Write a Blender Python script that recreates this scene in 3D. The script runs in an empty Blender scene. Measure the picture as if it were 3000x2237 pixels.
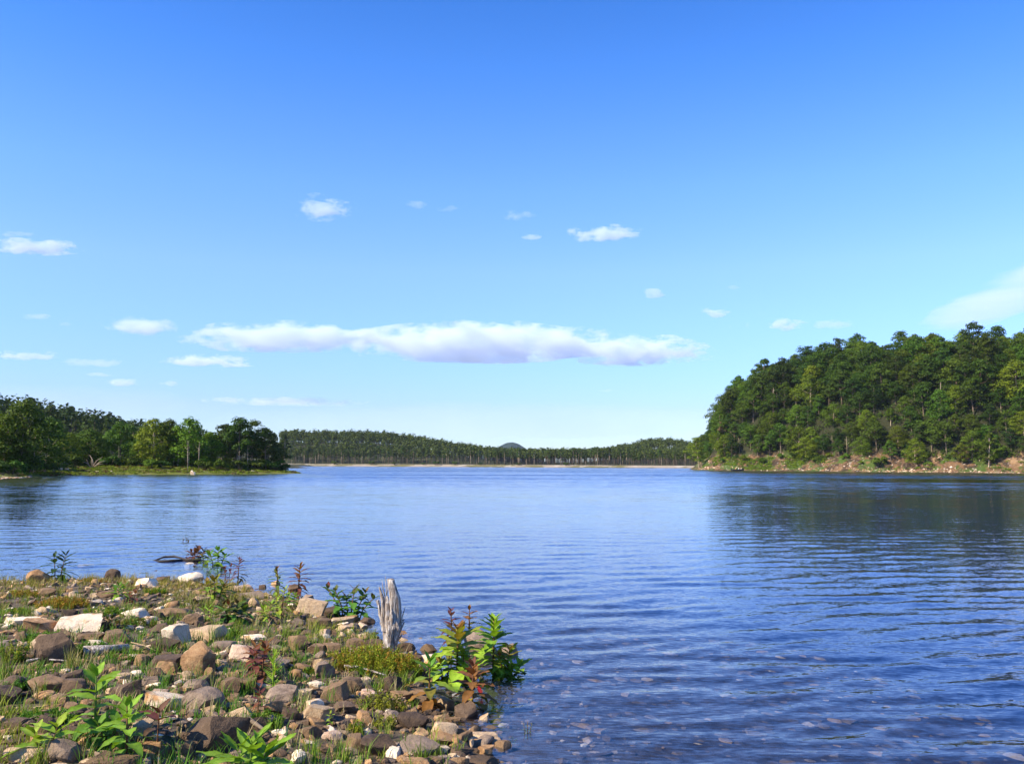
import bpy, bmesh, math, random
import numpy as np
from mathutils import Vector, Matrix, noise as mnoise

random.seed(7)
RNG = np.random.default_rng(7)
R = math.radians
scene = bpy.context.scene
COL = scene.collection

# ------------------------------------------------------------------ camera
CAM_H = 2.1
FPX = 2598.0                      # focal length in pixels of the 3000 px wide photograph
PITCH = math.atan(240.5 / FPX)
ROLL = 0.0045
fwd = Vector((0, math.cos(PITCH), math.sin(PITCH)))
right = Vector((math.cos(ROLL), 0, math.sin(ROLL)))
right = (right - fwd * right.dot(fwd)).normalized()
up = right.cross(fwd).normalized()
cam = bpy.data.cameras.new('camera')
cam.sensor_width = 36
cam.lens = 36 * FPX / 3000
cam.clip_start = 0.1
cam.clip_end = 60000
cam_ob = bpy.data.objects.new('camera', cam)
COL.objects.link(cam_ob)
M = Matrix((right, up, -fwd)).transposed().to_4x4()
M.translation = (0, 0, CAM_H)
cam_ob.matrix_world = M
scene.camera = cam_ob

# ------------------------------------------------------------------ sun and sky
SUN = Vector((-0.70, -0.36, 0.62)).normalized()
world = bpy.data.worlds.new("World")
scene.world = world
world.use_nodes = True
nt = world.node_tree
nt.nodes.clear()
sky = nt.nodes.new('ShaderNodeTexSky')
sky.sky_type = 'NISHITA'
sky.sun_disc = False
sky.sun_elevation = math.asin(SUN.z)
sky.sun_rotation = math.atan2(SUN.x, SUN.y) % (2 * math.pi)
sky.altitude = 100
sky.air_density = 1.0
sky.dust_density = 0.3
sky.ozone_density = 1.5
hsv = nt.nodes.new('ShaderNodeHueSaturation')
hsv.inputs['Saturation'].default_value = 1.15
hsv.inputs['Hue'].default_value = 0.5
tint = nt.nodes.new('ShaderNodeMix'); tint.data_type = 'RGBA'; tint.blend_type = 'MULTIPLY'
tint.inputs['Factor'].default_value = 1.0
geo = nt.nodes.new('ShaderNodeTexCoord')
sep = nt.nodes.new('ShaderNodeSeparateXYZ')
ramp = nt.nodes.new('ShaderNodeValToRGB')
stops = [(0.0264, (0.966, 1.203, 1.846)), (0.0609, (0.941, 1.103, 1.70)), (0.0993, (1.067, 1.27, 2.0)), (0.1564, (1.30, 1.49, 2.3)),
         (0.2127, (1.52, 1.66, 2.5)), (0.2994, (1.38, 1.72, 2.75)), (0.3543, (1.18, 1.63, 2.75)), (0.4188, (0.88, 1.50, 2.45)), (0.4784, (0.69, 1.33, 2.30))]
el = ramp.color_ramp.elements
el[0].position = stops[0][0]; el[1].position = stops[-1][0]
for p_, c_ in stops[1:-1]: el.new(p_)
for e_, (p_, c_) in zip(el, stops): e_.color = (*[x / 1.895 for x in c_], 1)
bg = nt.nodes.new('ShaderNodeBackground')
bg.inputs['Strength'].default_value = 0.118
wo = nt.nodes.new('ShaderNodeOutputWorld')
nt.links.new(sky.outputs[0], hsv.inputs['Color'])
nt.links.new(geo.outputs['Generated'], sep.inputs[0])
nt.links.new(sep.outputs['Z'], ramp.inputs['Fac'])
nt.links.new(hsv.outputs[0], tint.inputs[6])
nt.links.new(ramp.outputs[0], tint.inputs[7])
nt.links.new(tint.outputs[2], bg.inputs['Color'])
nt.links.new(bg.outputs[0], wo.inputs['Surface'])

sd = bpy.data.lights.new('sun', 'SUN')
sd.energy = 5.0
sd.angle = R(0.53)
sd.color = (1.0, 0.88, 0.70)
so = bpy.data.objects.new('sun', sd)
COL.objects.link(so)
so.rotation_euler = SUN.to_track_quat('Z', 'Y').to_euler()
so.location = (0, 0, 50)

scene.view_settings.view_transform = 'Standard'
scene.view_settings.look = 'None'
scene.view_settings.gamma = 1
scene.view_settings.use_curve_mapping = False
scene.view_settings.exposure = 0.95
cy = scene.cycles
cy.use_denoising = True
cy.max_bounces = 8
cy.diffuse_bounces = 3
cy.glossy_bounces = 3
cy.transmission_bounces = 4
cy.transparent_max_bounces = 12
cy.volume_bounces = 5
cy.volume_step_rate = 1.0
cy.volume_max_steps = 128
cy.caustics_reflective = False
cy.caustics_refractive = False
cy.sample_clamp_indirect = 6

# ------------------------------------------------------------------ helpers
def ray(px, py):
    return (fwd + right * ((px - 1500) / FPX) + up * ((1118.5 - py) / FPX))

def on_plane(px, py, z=0.0):
    d = ray(px, py)
    t = (z - CAM_H) / d.z
    return Vector((0, 0, CAM_H)) + d * t

def at_depth(px, py, Y):
    d = ray(px, py)
    return Vector((0, 0, CAM_H)) + d * (Y / d.y)

def smooth(t):
    t = np.clip(t, 0, 1)
    return t * t * (3 - 2 * t)

_perm = np.random.default_rng(3).random((256, 256)).astype(np.float64)
def vnoise(x, y):
    xi = np.floor(x).astype(int); yi = np.floor(y).astype(int)
    fx = x - xi; fy = y - yi
    fx = fx * fx * (3 - 2 * fx); fy = fy * fy * (3 - 2 * fy)
    g = lambda a, b: _perm[a % 256, b % 256]
    return ((g(xi, yi) * (1 - fx) + g(xi + 1, yi) * fx) * (1 - fy) +
            (g(xi, yi + 1) * (1 - fx) + g(xi + 1, yi + 1) * fx) * fy) - 0.5

def fbm(x, y, o=4):
    s = 0; a = 1.0
    for i in range(o):
        s = s + a * vnoise(x * 2 ** i + 17.3 * i, y * 2 ** i + 5.1 * i)
        a *= 0.5
    return s

def sdf(x, y, poly):
    """signed distance to a polygon, positive inside"""
    x = np.asarray(x, float); y = np.asarray(y, float)
    d2 = np.full(x.shape, 1e18); inside = np.zeros(x.shape, bool)
    n = len(poly)
    for i in range(n):
        ax, ay = poly[i]; bx, by = poly[(i + 1) % n]
        ex, ey = bx - ax, by - ay
        t = np.clip(((x - ax) * ex + (y - ay) * ey) / (ex * ex + ey * ey), 0, 1)
        dx = x - ax - t * ex; dy = y - ay - t * ey
        d2 = np.minimum(d2, dx * dx + dy * dy)
        c = (ay > y) != (by > y)
        with np.errstate(divide='ignore', invalid='ignore'):
            xi = ax + (y - ay) * ex / (ey if ey != 0 else 1e-12)
        inside ^= c & (x < xi)
    d = np.sqrt(d2)
    return np.where(inside, d, -d)

class MB:
    """collects vertices and faces (grouped by corner count) for ONE mesh object"""
    def __init__(self):
        self.V = []; self.F = []; self.n = 0; self.C = []; self.has_c = False
    def add(self, V, F, mi=0, col=None):
        V = np.asarray(V, float).reshape(-1, 3); F = np.asarray(F, int)
        self.V.append(V); self.F.append((F + self.n, mi)); self.n += len(V)
        if col is not None:
            self.has_c = True
            c = np.asarray(col, float)
            if c.ndim == 1: c = np.tile(c, (len(V), 1))
            self.C.append(c)
        else:
            self.C.append(np.ones((len(V), 3)))
    def mesh(self, name, mats, smooth_shade=False, sharp=None):
        me = bpy.data.meshes.new(name)
        V = np.concatenate(self.V)
        me.vertices.add(len(V)); me.vertices.foreach_set('co', V.ravel())
        loops = np.concatenate([f.ravel() for f, m in self.F])
        tot = np.concatenate([np.full(len(f), f.shape[1]) for f, m in self.F])
        mi = np.concatenate([np.full(len(f), m) for f, m in self.F])
        start = np.concatenate([[0], np.cumsum(tot)[:-1]])
        me.loops.add(len(loops)); me.loops.foreach_set('vertex_index', loops.astype(np.int32))
        me.polygons.add(len(tot)); me.polygons.foreach_set('loop_start', start.astype(np.int32))
        me.polygons.foreach_set('material_index', mi.astype(np.int32))
        me.polygons.foreach_set('use_smooth', np.full(len(tot), smooth_shade))
        for m in (mats if isinstance(mats, (list, tuple)) else [mats]):
            me.materials.append(m)
        me.update(calc_edges=True)
        if self.has_c:
            ca = me.color_attributes.new('Col', 'FLOAT_COLOR', 'POINT')
            c4 = np.ones((len(V), 4)); c4[:, :3] = np.concatenate(self.C)
            ca.data.foreach_set('color', c4.ravel())
        if sharp is not None:
            me.set_sharp_from_angle(angle=sharp)
        return me
    def obj(self, name, mats, parent=None, smooth_shade=False, sharp=None, loc=None):
        o = bpy.data.objects.new(name, self.mesh(name, mats, smooth_shade, sharp))
        COL.objects.link(o)
        if parent: o.parent = parent
        if loc is not None: o.location = loc
        return o

def tag(o, label=None, cat=None, group=None, kind=None):
    if label: o['label'] = label
    if cat: o['category'] = cat
    if group: o['group'] = group
    if kind: o['kind'] = kind
    return o

def empty(name, loc=(0, 0, 0), rz=0.0):
    o = bpy.data.objects.new(name, None)
    o.empty_display_size = 0.1
    o.location = loc; o.rotation_euler = (0, 0, rz)
    COL.objects.link(o)
    return o

def copy_tree(src):
    r = src.copy(); COL.objects.link(r)
    for ch in src.children:
        c = ch.copy(); COL.objects.link(c); c.parent = r
    return r

def tube(path, radii, sides=8, cap=True):
    P = [Vector(p) for p in path]
    V = []; F = []
    n = len(P)
    prev = None
    for i in range(n):
        t = (P[min(i + 1, n - 1)] - P[max(i - 1, 0)]).normalized()
        a = prev if prev is not None else (Vector((1, 0, 0)) if abs(t.x) < 0.9 else Vector((0, 1, 0)))
        a = (a - t * a.dot(t)).normalized(); prev = a
        b = t.cross(a)
        for k in range(sides):
            w = 2 * math.pi * k / sides
            V.append(P[i] + (a * math.cos(w) + b * math.sin(w)) * radii[i])
    for i in range(n - 1):
        for k in range(sides):
            k2 = (k + 1) % sides
            F.append((i * sides + k, i * sides + k2, (i + 1) * sides + k2, (i + 1) * sides + k))
    if cap:
        V.append(P[-1] + (P[-1] - P[-2]).normalized() * radii[-1] * 0.6)
        top = len(V) - 1; V.append(P[0]); bot = len(V) - 1
        for k in range(sides):
            k2 = (k + 1) % sides
            F.append(((n - 1) * sides + k, (n - 1) * sides + k2, top, top))
            F.append((k2, k, bot, bot))
    V = np.array([tuple(v) for v in V])
    quads = [f for f in F if f[2] != f[3]]
    tris = [f[:3] for f in F if f[2] == f[3]]
    return V, np.array(quads), (np.array(tris) if tris else None)

def add_tube(mb, path, radii, sides=8, mi=0, cap=True, col=None):
    V, Q, T = tube(path, radii, sides, cap)
    n0 = mb.n
    mb.add(V, Q, mi, col)
    if T is not None:
        mb.F.append((T + n0, mi))

def unit(a):
    return a / np.maximum(np.linalg.norm(a, axis=-1, keepdims=True), 1e-9)

def leaf_quads(mb, C, N, size, aspect=0.6, mi=0, rng=RNG, col=None):
    """one pointed four-corner leaf spray per centre, facing along N"""
    n = len(C)
    rnd = unit(rng.normal(size=(n, 3)))
    T = unit(np.cross(N, rnd)); B = np.cross(N, T)
    s = np.asarray(size).reshape(-1, 1) * np.ones((n, 1))
    a = C - T * s * 0.5
    b = C + B * s * 0.5 * aspect + N * s * 0.10
    c = C + T * s * 0.5
    d = C - B * s * 0.5 * aspect + N * s * 0.10
    V = np.stack([a, b, c, d], 1).reshape(-1, 3)
    F = np.arange(4 * n).reshape(n, 4)
    if col is not None: col = np.repeat(col, 4, 0)
    mb.add(V, F, mi, col)

# ------------------------------------------------------------------ materials
def newmat(name):
    m = bpy.data.materials.new(name); m.use_nodes = True
    t = m.node_tree
    t.nodes.clear()
    out = t.nodes.new('ShaderNodeOutputMaterial')
    return m, t, out

def N_(t, kind, **kw):
    n = t.nodes.new(kind)
    for k, v in kw.items(): setattr(n, k, v)
    return n

def mixrgb(t, a, b, fac, blend='MIX'):
    n = t.nodes.new('ShaderNodeMix'); n.data_type = 'RGBA'; n.blend_type = blend
    for sock, v in ((n.inputs[0], fac), (n.inputs[6], a), (n.inputs[7], b)):
        if isinstance(v, bpy.types.NodeSocket): t.links.new(v, sock)
        elif isinstance(v, (int, float)): sock.default_value = v
        else: sock.default_value = (*v, 1)
    return n.outputs[2]

def noise_tex(t, scale, detail=4, rough=0.55, coord=None, dim='3D'):
    n = t.nodes.new('ShaderNodeTexNoise')
    n.inputs['Scale'].default_value = scale
    n.inputs['Detail'].default_value = detail
    n.inputs['Roughness'].default_value = rough
    if coord is not None: t.links.new(coord, n.inputs['Vector'])
    return n

def maprange(t, v, a, b, c=0.0, d=1.0):
    n = t.nodes.new('ShaderNodeMapRange')
    n.inputs[1].default_value = a; n.inputs[2].default_value = b
    n.inputs[3].default_value = c; n.inputs[4].default_value = d
    t.links.new(v, n.inputs[0])
    return n.outputs[0]

def position(t):
    return t.nodes.new('ShaderNodeNewGeometry').outputs['Position']

def foliage_mat(name, dark, light, transl=0.22, obj_var=0.35, attr=False):
    m, t, out = newmat(name)
    g = t.nodes.new('ShaderNodeNewGeometry')
    oi = t.nodes.new('ShaderNodeObjectInfo')
    if attr:
        a = t.nodes.new('ShaderNodeAttribute'); a.attribute_name = 'Col'
        hs = t.nodes.new('ShaderNodeHueSaturation')
        t.links.new(a.outputs['Color'], hs.inputs['Color'])
        t.links.new(maprange(t, g.outputs['Random Per Island'], 0, 1, 0.85, 1.4), hs.inputs['Value'])
        sp_ = noise_tex(t, 70, 3, 0.6, position(t))
        c = mixrgb(t, hs.outputs[0], (0.10, 0.06, 0.02), maprange(t, sp_.outputs[0], 0.62, 0.70, 0, 0.75))
        pt_ = noise_tex(t, 22, 2, 0.6, position(t))
        c = mixrgb(t, c, (0.6, 0.66, 0.6), maprange(t, pt_.outputs[0], 0.42, 0.62, 0, 0.7), 'MULTIPLY')
    else:
        c = mixrgb(t, [q * f for q, f in zip(dark, (0.46, 0.52, 0.30))], [q * f for q, f in zip(light, (0.62, 0.70, 0.33))], g.outputs['Random Per Island'])
        hs = t.nodes.new('ShaderNodeHueSaturation')
        t.links.new(c, hs.inputs['Color'])
        t.links.new(maprange(t, oi.outputs['Random'], 0, 1, 1 - obj_var, 1 + obj_var), hs.inputs['Value'])
        w = t.nodes.new('ShaderNodeTexWhiteNoise'); w.noise_dimensions = '1D'
        t.links.new(oi.outputs['Random'], w.inputs['W'])
        t.links.new(maprange(t, w.outputs['Value'], 0, 1, 0.475, 0.525), hs.inputs['Hue'])
        c = hs.outputs[0]
    p = t.nodes.new('ShaderNodeBsdfPrincipled')
    p.inputs['Roughness'].default_value = 0.6
    p.inputs['Specular IOR Level'].default_value = 0.14
    t.links.new(c, p.inputs['Base Color'])
    tr = t.nodes.new('ShaderNodeBsdfTranslucent')
    c2 = mixrgb(t, c, (1.3, 1.25, 0.5), 1.0, 'MULTIPLY')
    t.links.new(c2, tr.inputs['Color'])
    mx = t.nodes.new('ShaderNodeMixShader'); mx.inputs[0].default_value = transl
    t.links.new(p.outputs[0], mx.inputs[1]); t.links.new(tr.outputs[0], mx.inputs[2])
    t.links.new(mx.outputs[0], out.inputs['Surface'])
    return m

def rock_mat(name, c1, c2, c3, scale=14, patch=0.5, rough=0.85, crack=True):
    """c1 main stone, c2 mottling, c3 stains and lichen patches with their own outline"""
    m, t, out = newmat(name)
    P = position(t)
    n1 = noise_tex(t, scale, 6, 0.65, P)
    n2 = noise_tex(t, scale * 0.35, 3, 0.6, P)
    n3 = noise_tex(t, scale * 7, 3, 0.7, P)
    c1, c2, c3 = ([q * f for q, f in zip(c, (0.95, 0.85, 0.69))] for c in (c1, c2, c3))
    a = mixrgb(t, c1, c2, maprange(t, n1.outputs[0], 0.35, 0.68))
    b = mixrgb(t, a, c3, maprange(t, n2.outputs[0], 0.62 - patch * 0.2, 0.72 - patch * 0.1))
    b = mixrgb(t, b, (0.42, 0.38, 0.34), maprange(t, n3.outputs[0], 0.50, 0.72, 0, 0.8), 'MULTIPLY')
    oi = t.nodes.new('ShaderNodeObjectInfo')
    hs = t.nodes.new('ShaderNodeHueSaturation')
    t.links.new(b, hs.inputs['Color'])
    t.links.new(maprange(t, oi.outputs['Random'], 0, 1, 0.75, 1.25), hs.inputs['Value'])
    p = t.nodes.new('ShaderNodeBsdfPrincipled')
    p.inputs['Roughness'].default_value = rough
    p.inputs['Specular IOR Level'].default_value = 0.25
    t.links.new(hs.outputs[0], p.inputs['Base Color'])
    bp = t.nodes.new('ShaderNodeBump'); bp.inputs['Strength'].default_value = 1.0; bp.inputs['Distance'].default_value = 0.022
    add = t.nodes.new('ShaderNodeMath'); add.operation = 'ADD'
    t.links.new(n1.outputs[0], add.inputs[0])
    ml = t.nodes.new('ShaderNodeMath'); ml.operation = 'MULTIPLY'; ml.inputs[1].default_value = 0.35
    t.links.new(n3.outputs[0], ml.inputs[0]); t.links.new(ml.outputs[0], add.inputs[1])
    t.links.new(add.outputs[0], bp.inputs['Height'])
    t.links.new(bp.outputs[0], p.inputs['Normal'])
    t.links.new(p.outputs[0], out.inputs['Surface'])
    return m

MAT = {}
MAT['brown'] = rock_mat('brown_sandstone', (0.165, 0.112, 0.070), (0.235, 0.170, 0.112), (0.105, 0.078, 0.055))
MAT['dark'] = rock_mat('dark_stone', (0.095, 0.068, 0.050), (0.150, 0.110, 0.082), (0.055, 0.042, 0.036))
MAT['tan'] = rock_mat('tan_stone', (0.33, 0.20, 0.105), (0.44, 0.31, 0.185), (0.21, 0.125, 0.065))
MAT['grey'] = rock_mat('grey_stone', (0.215, 0.172, 0.145), (0.31, 0.255, 0.22), (0.12, 0.092, 0.078))
MAT['pale'] = rock_mat('pale_stone', (0.44, 0.335, 0.23), (0.56, 0.46, 0.34), (0.25, 0.175, 0.115))
MAT['white'] = rock_mat('white_quartz', (0.70, 0.62, 0.52), (0.80, 0.75, 0.68), (0.50, 0.28, 0.12), patch=0.45)
MAT['pink'] = rock_mat('pinkish_stone', (0.50, 0.38, 0.32), (0.58, 0.50, 0.45), (0.40, 0.21, 0.13), patch=0.4)
MAT['bark'] = rock_mat('bark', (0.16, 0.13, 0.105), (0.24, 0.205, 0.17), (0.11, 0.085, 0.07), scale=3)
MAT['palebark'] = rock_mat('pale_bark', (0.36, 0.31, 0.26), (0.46, 0.41, 0.35), (0.25, 0.20, 0.16), scale=3)
def wood_mat(name):
    m, t, out = newmat(name)
    tc = t.nodes.new('ShaderNodeNewGeometry')
    mp = t.nodes.new('ShaderNodeMapping'); mp.inputs['Scale'].default_value = (1, 1, 0.10)
    t.links.new(tc.outputs['Position'], mp.inputs['Vector'])
    g1 = noise_tex(t, 75, 5, 0.65, mp.outputs[0]); g2 = noise_tex(t, 14, 4, 0.6, position(t))
    c = mixrgb(t, (0.17, 0.135, 0.11), (0.74, 0.67, 0.59), maprange(t, g1.outputs[0], 0.42, 0.62))
    c = mixrgb(t, c, (0.36, 0.26, 0.17), maprange(t, g2.outputs[0], 0.5, 0.68, 0, 0.8))
    p = t.nodes.new('ShaderNodeBsdfPrincipled'); p.inputs['Roughness'].default_value = 0.85; p.inputs['Specular IOR Level'].default_value = 0.2
    t.links.new(c, p.inputs['Base Color'])
    bp = t.nodes.new('ShaderNodeBump'); bp.inputs['Distance'].default_value = 0.03
    t.links.new(g1.outputs[0], bp.inputs['Height']); t.links.new(bp.outputs[0], p.inputs['Normal'])
    t.links.new(p.outputs[0], out.inputs['Surface'])
    return m
MAT['driftwood'] = wood_mat('driftwood')
MAT['wetwood'] = rock_mat('wet_wood', (0.03, 0.025, 0.022), (0.05, 0.04, 0.035), (0.025, 0.02, 0.02), rough=0.5)
MAT['twig'] = rock_mat('dry_twig', (0.36, 0.28, 0.20), (0.46, 0.38, 0.28), (0.24, 0.17, 0.12), scale=30)
MAT['leaf_mid'] = foliage_mat('leaf_mid', (0.060, 0.105, 0.016), (0.125, 0.190, 0.026))
MAT['leaf_dark'] = foliage_mat('leaf_dark', (0.036, 0.070, 0.014), (0.080, 0.125, 0.022))
MAT['leaf_lime'] = foliage_mat('leaf_lime', (0.120, 0.185, 0.014), (0.215, 0.285, 0.028))
MAT['leaf_point'] = foliage_mat('leaf_point', (0.105, 0.160, 0.016), (0.215, 0.280, 0.028))
MAT['needle'] = foliage_mat('needle', (0.050, 0.085, 0.024), (0.110, 0.155, 0.045), transl=0.2)
MAT['leaf_pink'] = foliage_mat('leaf_pink', (0.22, 0.12, 0.11), (0.33, 0.22, 0.19))
MAT['leaf_brown'] = foliage_mat('leaf_brown', (0.10, 0.055, 0.03), (0.17, 0.10, 0.05))
MAT['plant'] = foliage_mat('plant_leaf', None, None, transl=0.30, attr=True)
MAT['stem'] = foliage_mat('plant_stem', None, None, transl=0.05, attr=True)

def plain_mat(name, c, rough=0.6, metal=0.0):
    m, t, out = newmat(name)
    p = t.nodes.new('ShaderNodeBsdfPrincipled')
    n = noise_tex(t, 9, 3, 0.5, position(t))
    t.links.new(mixrgb(t, c, [x * 0.8 for x in c], n.outputs[0]), p.inputs['Base Color'])
    p.inputs['Roughness'].default_value = rough; p.inputs['Metallic'].default_value = metal
    t.links.new(p.outputs[0], out.inputs['Surface'])
    return m

def soil_mat(name, layers, scale=0.5, bump=0.03, bscale=20):
    """layers: [(colour, noise scale, lo, hi)] laid over the first colour in patches"""
    m, t, out = newmat(name)
    P = position(t)
    c = layers[0]
    for k, (col, sc, lo, hi) in enumerate(layers[1:]):
        mp = t.nodes.new('ShaderNodeMapping'); mp.inputs['Location'].default_value = (k * 13.1, k * 7.7, k * 3.3)
        t.links.new(P, mp.inputs['Vector'])
        n = noise_tex(t, sc, 5, 0.62, mp.outputs[0])
        c = mixrgb(t, c, col, maprange(t, n.outputs[0], lo, hi))
    p = t.nodes.new('ShaderNodeBsdfPrincipled'); p.inputs['Roughness'].default_value = 0.95
    p.inputs['Specular IOR Level'].default_value = 0.15
    c = mixrgb(t, c, (0.8, 0.8, 0.78), 1.0, 'MULTIPLY')
    t.links.new(c, p.inputs['Base Color'])
    nb = noise_tex(t, bscale, 6, 0.7, P)
    bp = t.nodes.new('ShaderNodeBump'); bp.inputs['Distance'].default_value = bump; bp.inputs['Strength'].default_value = 1
    t.links.new(nb.outputs[0], bp.inputs['Height']); t.links.new(bp.outputs[0], p.inputs['Normal'])
    t.links.new(p.outputs[0], out.inputs['Surface'])
    return m

# ------------------------------------------------------------------ near ground and lake bed
SHORE_PX = [(0, 1712), (150, 1706), (303, 1702), (446, 1702), (520, 1706), (660, 1722), (781, 1745), (860, 1758),
            (950, 1806), (985, 1826), (1048, 1856), (1080, 1874), (1124, 1886), (1173, 1900), (1226, 1940),
            (1236, 2000), (1250, 2080), (1295, 2112), (1350, 2160), (1395, 2215), (1425, 2270), (1500, 2400)]
shore = [tuple(on_plane(x, y, 0.0)[:2]) for x, y in SHORE_PX]
SHORE = [(-60, 21), (-30, 18)] + shore + [(2.2, 2.5), (5, -1), (14, -12), (14, -60), (-60, -60)]

def ground_z(x, y):
    x = np.asarray(x, float); y = np.asarray(y, float)
    d = sdf(x, y, SHORE) + 0.16 * fbm(x * 1.6, y * 1.6, 3)
    near = np.exp(-np.maximum(np.hypot(x, y - 9) - 14, 0) / 20)
    land = 0.03 + 0.26 * (1 - np.exp(-np.maximum(d, 0) / 2.0)) + 0.012 * np.clip(d, 0, 60) + 0.05 * fbm(x * 1.1, y * 1.1, 4) * np.clip(d, 0, 1)
    bed = -0.015 - 0.06 * np.minimum(-d, 5) - 0.18 * np.clip(-d - 5, 0, 16)
    bed = np.maximum(bed, -3.2) + 0.03 * fbm(x * 0.8, y * 0.8, 3)
    k = smooth((d + 0.25) / 0.5)
    return bed * (1 - k) + land * k

def axis(lo, hi, a, b, step, grow):
    v = list(np.arange(a, b + step / 2, step))
    s = step; x = v[-1]
    while x < hi:
        s *= grow; x += s; v.append(min(x, hi))
    s = step; x = v[0]; w = []
    while x > lo:
        s *= grow; x -= s; w.append(max(x, lo))
    return np.array(w[::-1] + v)

def grid_faces(nx, ny):
    i, j = np.meshgrid(np.arange(nx - 1), np.arange(ny - 1), indexing='ij')
    a = (i * ny + j).ravel()
    return np.stack([a, a + ny, a + ny + 1, a + 1], 1)

xs = axis(-5000, 5000, -10, 5, 0.05, 1.12)
ys = axis(-120, 9000, 4.4, 17, 0.05, 1.12)
X, Y = np.meshgrid(xs, ys, indexing='ij')
Z = ground_z(X, Y)
mb = MB()
mb.add(np.stack([X, Y, Z], -1), grid_faces(len(xs), len(ys)))
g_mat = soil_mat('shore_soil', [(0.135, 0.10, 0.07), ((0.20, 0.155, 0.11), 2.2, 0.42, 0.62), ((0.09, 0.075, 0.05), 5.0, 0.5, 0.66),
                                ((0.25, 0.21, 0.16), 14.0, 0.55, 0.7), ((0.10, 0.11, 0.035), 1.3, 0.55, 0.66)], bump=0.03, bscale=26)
# blue light scattered in deep water, painted into the bed colour by depth
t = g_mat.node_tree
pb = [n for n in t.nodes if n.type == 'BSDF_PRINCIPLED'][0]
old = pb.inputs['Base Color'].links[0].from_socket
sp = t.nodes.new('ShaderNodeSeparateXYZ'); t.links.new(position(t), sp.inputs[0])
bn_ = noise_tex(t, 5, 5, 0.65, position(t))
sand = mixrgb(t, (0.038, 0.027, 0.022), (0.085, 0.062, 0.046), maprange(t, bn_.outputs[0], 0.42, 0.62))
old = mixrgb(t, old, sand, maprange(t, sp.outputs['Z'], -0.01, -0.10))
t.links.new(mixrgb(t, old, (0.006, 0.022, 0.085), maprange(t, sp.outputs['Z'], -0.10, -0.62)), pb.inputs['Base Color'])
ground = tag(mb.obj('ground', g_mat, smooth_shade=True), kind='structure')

# ------------------------------------------------------------------ water
xs = axis(-5000, 5000, -13, 13, 0.10, 1.035)
yl = [4.0]
while yl[-1] < 110: yl.append(yl[-1] + max(0.045, 0.0065 * yl[-1]))
s = 0.8
while yl[-1] < 9000:
    s *= 1.2; yl.append(yl[-1] + s)
yl = [-120, -40, -10, 0, 2, 3] + yl
ys = np.array(yl)
X, Y = np.meshgrid(xs, ys, indexing='ij')
dx = np.gradient(xs)[:, None]; dy = np.gradient(ys)[None, :]
Z = np.zeros_like(X)
dshore = -sdf(X, Y, SHORE)
amp = smooth((dshore + 0.2) / 3.5) * 0.85 + 0.15
wr = np.random.default_rng(11)
NW = 44
for i in range(NW):
    lam = 0.17 * (1.1 / 0.17) ** (i / (NW - 1)) * wr.uniform(0.92, 1.08)
    ang = R(24) + wr.normal() * R(16)
    k = 2 * math.pi / lam
    kx, ky = -math.sin(ang) * k, math.cos(ang) * k
    a = 0.084 * math.sqrt(2.0 / NW) * min(1, max(.55, 1 - 0)) / k * (1.2 if 0.22 < lam < 0.5 else 0.8)
    f = smooth((lam / np.maximum(dy, 1e-3) - 3) / 4) * smooth((lam / max(abs(math.sin(ang)), .12) / np.maximum(dx, 1e-3) - 3) / 4)
    grp = 0.55 + 0.9 * (0.5 + vnoise(X * 0.22 + i * 3.7, Y * 0.13 + i * 1.9))
    Z += a * f * grp * (1 - 0.25 * smooth((Y - 14) / 40)) * np.sin(kx * X + ky * Y + wr.uniform(0, 6.28))
Z *= amp
mb = MB(); mb.add(np.stack([X, Y, Z], -1), grid_faces(len(xs), len(ys)))
wm, t, out = newmat('lake_water')
P = position(t)
g = t.nodes.new('ShaderNodeNewGeometry')
def wnoise(sx, sy, scale, off):
    mp = t.nodes.new('ShaderNodeMapping'); mp.inputs['Scale'].default_value = (sx, sy, 1); mp.inputs['Location'].default_value = (off, off, off)
    mp.inputs['Rotation'].default_value = (0, 0, R(-8))
    t.links.new(P, mp.inputs['Vector'])
    return noise_tex(t, scale, 2.5, 0.6, mp.outputs[0])
def vmath(op, a, b):
    n = t.nodes.new('ShaderNodeVectorMath'); n.operation = op
    for s_, v in ((n.inputs[0], a), (n.inputs[1], b)):
        if isinstance(v, bpy.types.NodeSocket): t.links.new(v, s_)
        else: s_.default_value = v
    return n.outputs[0]
sepP = t.nodes.new('ShaderNodeSeparateXYZ'); t.links.new(P, sepP.inputs[0])
fine = vmath('SUBTRACT', wnoise(0.55, 1.6, 16.0, 0.0).outputs['Color'], (0.5, 0.5, 0.5))
mid = vmath('SUBTRACT', wnoise(0.35, 1.3, 1.6, 5.0).outputs['Color'], (0.5, 0.5, 0.5))
fine = vmath('MULTIPLY', fine, (0.12, 0.34, 0.0))
mid = vmath('ADD', vmath('MULTIPLY', mid, (0.10, 0.36, 0.0)), (0.0, -0.06, 0.0))
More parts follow.
